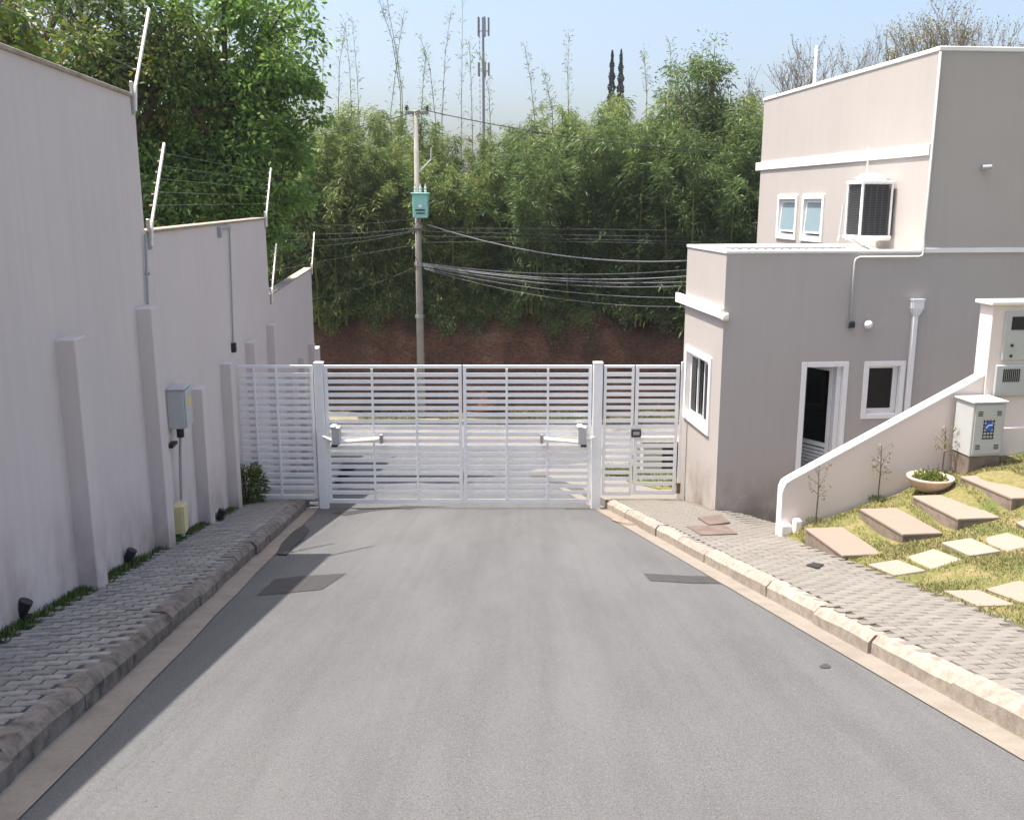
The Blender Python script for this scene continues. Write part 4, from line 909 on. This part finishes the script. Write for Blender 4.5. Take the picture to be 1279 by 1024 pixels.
CU = [([(402, 160), (403, 90), (405, 52)], 'slender culm left of the culm cluster beside the left tree'), ([(422, 165), (424, 80), (432, 30)], 'culm rising above the thicket, second from the left tree'), ([(440, 170), (437, 90), (431, 28)], 'culm rising above the thicket, third from the left tree'), ([(450, 175), (446, 95), (440, 28)], 'culm rising above the thicket, fourth from the left tree'),
      ([(500, 115), (490, 50), (478, 15), (470, -12)], 'tall arching culm leaning left, left of the pole head'), ([(502, 115), (494, 60), (484, 5), (480, -20)], 'tall arching culm next to the leftward leaning one'), ([(488, 140), (498, 60), (505, 15)], 'culm leaning right beside the arching culms'),
      ([(526, 150), (529, 95), (532, 70)], 'short culm rising right behind the pole head'), ([(544, 150), (537, 85), (525, 48)], 'culm arching left just right of the pole head'), ([(552, 150), (556, 70), (563, 15)], 'culm leaning right between pole head and dark straight culm'), ([(576, 170), (577, 80), (578, -15)], 'tall dark straight culm right of the pole'),
      ([(590, 165), (588, 90), (586, 50)], 'thin culm beside the distant mast'), ([(668, 150), (662, 95), (655, 58)], 'lone culm leaning left right of the distant mast'), ([(710, 140), (709, 90), (711, 48)], 'lone upright culm left of the twin conifers'), ([(838, 120), (838, 80), (837, 55)], 'upright leafy culm right of the twin conifers'), ([(808, 120), (806, 90), (804, 66)], 'thin culm just right of the twin conifers'),
      ([(690, 140), (684, 110), (676, 88)], 'short culm between the two lone culms'), ([(613, 170), (611, 120), (600, 70)], 'thin culm leaning across the distant mast')]
for q, lb in CU: culm(q, 37.6, lb)

def broadleaf(name, label, base, crowns, ncl, nleaf, L, Wd, mat, bark, seed, trunk=.2, cl=.5, cat='tree', group=None, flat=.8):
    """crowns: ellipsoids (centre, radii) in world space; leaf clusters spread through their volume, one branch to each"""
    r = random.Random(seed); t = thing(name, label, cat, base, 0, group); b = Vector(base); m = MB(); C, D, Rn = [], [], []
    tot = sum(e[1][0]*e[1][1]*e[1][2] for e in crowns)
    fork = Vector((sum(e[0][0] for e in crowns)/len(crowns), sum(e[0][1] for e in crowns)/len(crowns), min(e[0][2]-.75*e[1][2] for e in crowns)))-b
    m.tube([(0,0,-.3), fork*.5+Vector((.15,.1,0)), fork], [trunk, trunk*.85, trunk*.7], 9, False)
    for ctr, rad in crowns:
        c0 = Vector(ctr)-b; k = max(8, int(ncl*rad[0]*rad[1]*rad[2]/tot)); limbs = []
        for q in range(6):
            a = 6.283*q/6+r.random(); e = c0+Vector((math.cos(a)*rad[0]*.45, math.sin(a)*rad[1]*.45, r.uniform(-.3, .5)*rad[2]))
            m.tube([fork, fork.lerp(c0, .5)+Vector((r.gauss(0,.2), r.gauss(0,.2), -.1)), e], [trunk*.5, trunk*.36, trunk*.2], 6, False); limbs.append(e)
        for _ in range(k):
            while True:
                v = Vector((r.gauss(0,1), r.gauss(0,1), r.gauss(0,1))).normalized()*(r.random()**.38)
                lob = 1+.22*math.sin(v.x*5+seed)*math.sin(v.z*6+v.y*4)
                break
            e = c0+Vector((v.x*rad[0], v.y*rad[1], v.z*rad[2]))*lob; lb_ = min(limbs, key=lambda q: (q-e).length)
            m.tube([lb_, lb_.lerp(e, .5)+Vector((0, 0, .12)), e], [trunk*.14, trunk*.09, trunk*.03], 4, False)
            tone = r.gauss(0, .16); cr = cl*r.uniform(.6, 1.25)
            for _ in range(int(nleaf*r.uniform(.5, 1.4))):
                w_ = Vector((r.gauss(0, .5), r.gauss(0, .5), r.gauss(0, .5)*flat))*cr
                C.append(tuple(e+w_)); d = w_.normalized()+Vector((r.gauss(0,.6), r.gauss(0,.6), r.gauss(-.25,.5))); D.append(tuple(d)); Rn.append(min(1, max(0, r.gauss(.45, .2)+tone)))
    tubes_mesh(m, 'trunk', bark, t); n = len(C)
    if n: leaves('crown', np.array(C), np.array(D), RNG.uniform(.75, 1.3, n)*L, RNG.uniform(.8, 1.2, n)*Wd, mat, t, np.array(Rn), .1)
    return t
def E(px, py, Y, rx, ry, rz): p = at(px, py, Y); return (tuple(p), (rx, ry, rz))
broadleaf('broadleaf_tree', 'tall dense dark green tree right behind the middle wall section', (-7.0, 22.6, -5.1), [E(290, 60, 22.5, 1.75, 1.7, 2.0), E(262, 190, 22.3, 1.9, 1.7, 1.8), E(318, 150, 22.8, 1.35, 1.4, 1.6), E(345, 235, 23.2, .9, 1.2, 1.2)], 215, 150, .15, .075, M['tree'], M['bark'], 3, .24, .40)
broadleaf('broadleaf_tree', 'leafy green tree behind the highest wall section', (-9.6, 21.0, -4.9), [E(150, 55, 21, 1.7, 1.6, 1.5), E(205, 100, 21.5, 1.3, 1.4, 1.6), E(110, 80, 20.5, 1.3, 1.4, 1.0)], 88, 130, .13, .065, M['shrub'], M['bark'], 5, .2, .38)
broadleaf('broadleaf_tree', 'sparse tree with dark bare branches at the top left corner', (-13.6, 24, -5.4), [E(50, 25, 24, 2.2, 1.8, 1.7)], 90, 40, .13, .06, M['dry'], M['bark'], 9, .26, .5)
broadleaf('leafy_shrub', 'bright green leafy treetop over the wall at the left edge', (-7.6, 13.9, -2.9), [E(6, 48, 14.0, .42, .6, .55)], 16, 60, .16, .08, M['shrub'], M['bark'], 12, .06, .3)
for k, (px, py, Y) in enumerate([(212, 215, 21.6), (205, 268, 20.9), (300, 268, 22.5)]):
    p = at(px, py, Y); broadleaf('wall_bush', ['dark green bush behind the wall, upper one beside the fence rods', 'dark green bush behind the near end of the middle wall section', 'dark green bush behind the far end of the middle wall section'][k], (p.x, Y, zr(Y)-.3), [(tuple(p), (1.1, 1.0, 1.0))], 45, 120, .14, .06, M['tree'], M['bark'], 31+k, .08, .4, 'shrub', 'bushes behind the left wall')
# drooping small branch reaching into the sky from the left tree
broadleaf('vine_tree', 'dark vine-draped tree at the right end of the bamboo', (7.0, 36.2, -2.2), [E(868, 120, 36, 1.4, 1.5, 1.7), E(895, 190, 36, 1.7, 1.6, 2.2), E(850, 215, 35.8, 1.6, 1.5, 1.7), E(915, 270, 35.6, 1.5, 1.4, 1.5)], 230, 150, .16, .045, M['bamboo2'], M['barkpale'], 21, .22, .5)
broadleaf('leafy_shrub', 'yellow-green shrub just above the low guardhouse roof', (7.3, 34.9, -2.3), [E(885, 285, 34.6, 1.6, .9, .9), E(930, 280, 34.8, .9, .8, .9)], 60, 90, .17, .08, M['shrub'], M['bark'], 23, .08, .4)
# bare trees behind the house
def bare_tree(label, px, ytop, Y, seed, spread, leafn, mat):
    r = random.Random(seed); b = at(px, 260, Y); base = Vector((b.x, Y, bankz(b.x, Y)-.1)); t = thing('bare_tree', label, 'tree', base, 0, 'half-bare trees behind the house'); m = MB(); tips = []
    H_ = at(px, ytop, Y).z-base.z
    def br(p, d, L, rad, dep):
        q = p+d*L; mid = p+d*L*.5+Vector((r.gauss(0,.06), r.gauss(0,.06), r.gauss(0,.06)))*L
        m.tube([p, mid, q], [rad, rad*.8, rad*.62], 6 if dep < 2 else 3, False)
        if dep >= 6: tips.append(q); return
        for _ in range(3 if dep < 3 else r.choice([2, 3])):
            a = r.uniform(0, 6.283); tl = r.uniform(.25, .75)*spread; side = Vector((math.cos(a), math.sin(a), 0)); nd = (d+side*tl+Vector((0,0,.28))).normalized()
            br(p.lerp(q, r.uniform(.7, 1)), nd, L*r.uniform(.6, .82), max(.008, rad*.58), dep+1)
    br(Vector((0,0,0)), Vector((r.gauss(0,.05), 0, 1)).normalized(), H_*.30, .15, 0)
    mz = max(q.z for q in tips); k = H_/mz
    m.v = [(x*1.0, y_, z*k) for x, y_, z in m.v]; tubes_mesh(m, 'trunk', M['barkpale'], t)
    C = [(q.x+r.gauss(0,.1), q.y+r.gauss(0,.1), q.z*k+r.gauss(0,.1)) for q in tips for _ in range(leafn)]
    if C: leaves('crown', np.array(C), RNG.normal(size=(len(C), 3)), .12, .05, mat, t)
for a in [('thin half-bare tree between the vine-draped tree and the upper roof', 925, 78, 43, 14, .8, 1, M['dry']), ('half-bare tree over the low end of the upper roof', 955, 46, 44, 2, 1.1, 1, M['dry']), ('half-bare tree by the roof antenna', 1012, 22, 45, 4, 1.15, 1, M['dry']), ('half-bare olive-leaved tree left of the roof corner', 1085, 6, 46, 6, 1.2, 4, M['dry']),
          ('half-bare olive-leaved tree above the roof corner', 1150, 2, 47, 8, 1.25, 3, M['dry']), ('half-bare tree at the right end of the roof', 1215, 30, 47, 10, .9, 2, M['dry'])]: bare_tree(*a)
# dark undergrowth between the bamboo stems
for k in range(15):
    px = 395+k*33+random.uniform(-10, 10); Y = 35.1+random.uniform(-.2, .3); p = at(px, 345+random.uniform(-22, 14), Y)
    broadleaf('undergrowth_bush', 'dark leafy bush among the lower bamboo stems above the red bank', (p.x, Y+.2, bankz(p.x, Y)-.2), [((p.x, Y, p.z), (.75, .5, random.uniform(.7, 1.1)))], 22, 90, .11, .035, M['bamboo2'], M['bark'], 70+k, .04, .36, 'shrub', 'undergrowth bushes')
# shrubs and vines hanging over the bank edge
VN = [v for v in [(422, 398, .55, 'first'), (455, 392, .6, 'second'), (503, 388, .5, 'third'), (545, 402, .55, 'fourth'), (598, 395, .6, 'fifth'), (640, 398, .5, 'sixth'), (690, 398, .7, 'seventh'), (733, 403, .75, 'eighth'), (780, 388, .6, 'ninth'), (825, 385, .7, 'tenth')]]
for k, (px, py, rr, lb) in enumerate(VN):
    p = at(px, py-12, 33.9)
    broadleaf('hanging_shrub', f'leafy shrub hanging over the red bank edge, {lb} from the left', (p.x, 34.6, bankz(p.x, 34.6)-.2), [((p.x, 34.2, p.z), (rr*1.0, .35, rr*.6)), ((p.x+random.uniform(-.4, .4), 34.0, p.z-rr*.8), (rr*.45, .22, rr*.8))], 16, 80, .10, .035, M['bamboo2'], M['bark'], 40+k, .04, .34, 'shrub', 'shrubs hanging over the bank')
# ================================================================== DISTANT MAST AND CONIFERS
Yt = 150; b = at(604, 150, Yt); base = Vector((b.x, Yt, bankz(b.x, Yt)-.2)); ztop = at(604, 22, Yt).z-base.z
t = thing('cell_tower', 'distant slim telecom mast with antenna panels above the bamboo', 'tower', base)
MB().tube([(0,0,0), (0,0,ztop)], [.26, .17], 10).build('mast', M['tower'], t)
for k in range(26):
    z = ztop*.3+k*ztop*.027; B(-.55, -.45, -.3, -.2, z, z+.5).build('rung', M['tower'], t)
for z0, n_, hz in ((ztop-2.6, 5, 2.6), (ztop-8.2, 5, 1.9)):
    MB().tube([(-.85, 0, z0+.7), (.85, 0, z0+.7)], .07, 5).build('antenna_frame', M['tower'], t)
    for k in range(n_):
        a = 6.283*k/n_; B(-.14, .14, -.1, .1, 0, hz).build('antenna_panel', M['tower'], t, .03, loc=(.82*math.cos(a), .82*math.sin(a), z0), rot=(0, 0, a))
for px, ytop, lb, sd_ in ((764, 63, 'left of the two distant dark columnar conifers', 3), (774, 62, 'right of the two distant dark columnar conifers', 4)):
    Yc = 110; p = at(px+(px-769)*.1, 130, Yc); bz = bankz(p.x, Yc)-.3; t = thing('columnar_conifer', lb, 'tree', (p.x, Yc, bz), 0, 'twin distant conifers'); H_ = at(px, ytop, Yc).z-bz
    MB().tube([(0,0,0), (0,0,H_*.98)], [.25, .03], 6).build('trunk', M['bark'], t); C, D = [], []
    for k in range(5200):
        z = H_*(.15+.85*random.random()); r_ = .85*(1-(z/H_-.15)/.85)**.62*(.72+.28*math.sin(z*5.5+sd_))*random.random()**.5; a = random.uniform(0, 6.28)
        C.append((r_*math.cos(a), r_*math.sin(a), z)); D.append((math.cos(a), math.sin(a), .5))
    leaves('crown', np.array(C), np.array(D), .42*(1-np.array(C)[:, 2]/H_)**.7+.08, .13, M['conifer'], t)
# ================================================================== HAZE
hz_ = MB().box(-260, 260, -45, 260, -9, 34).build('haze', None); tag(hz_, 'thin pale daylight haze filling the air', 'haze', kind='stuff')
hm = bpy.data.materials.new('haze_air'); hm.use_nodes = True; hm.node_tree.nodes.clear()
pv = hm.node_tree.nodes.new('ShaderNodeVolumePrincipled'); pv.inputs['Color'].default_value = (.86, .91, 1, 1); pv.inputs['Density'].default_value = .0004; pv.inputs['Anisotropy'].default_value = .2
ho = hm.node_tree.nodes.new('ShaderNodeOutputMaterial'); hm.node_tree.links.new(pv.outputs[0], ho.inputs['Volume']); hz_.data.materials.append(hm)
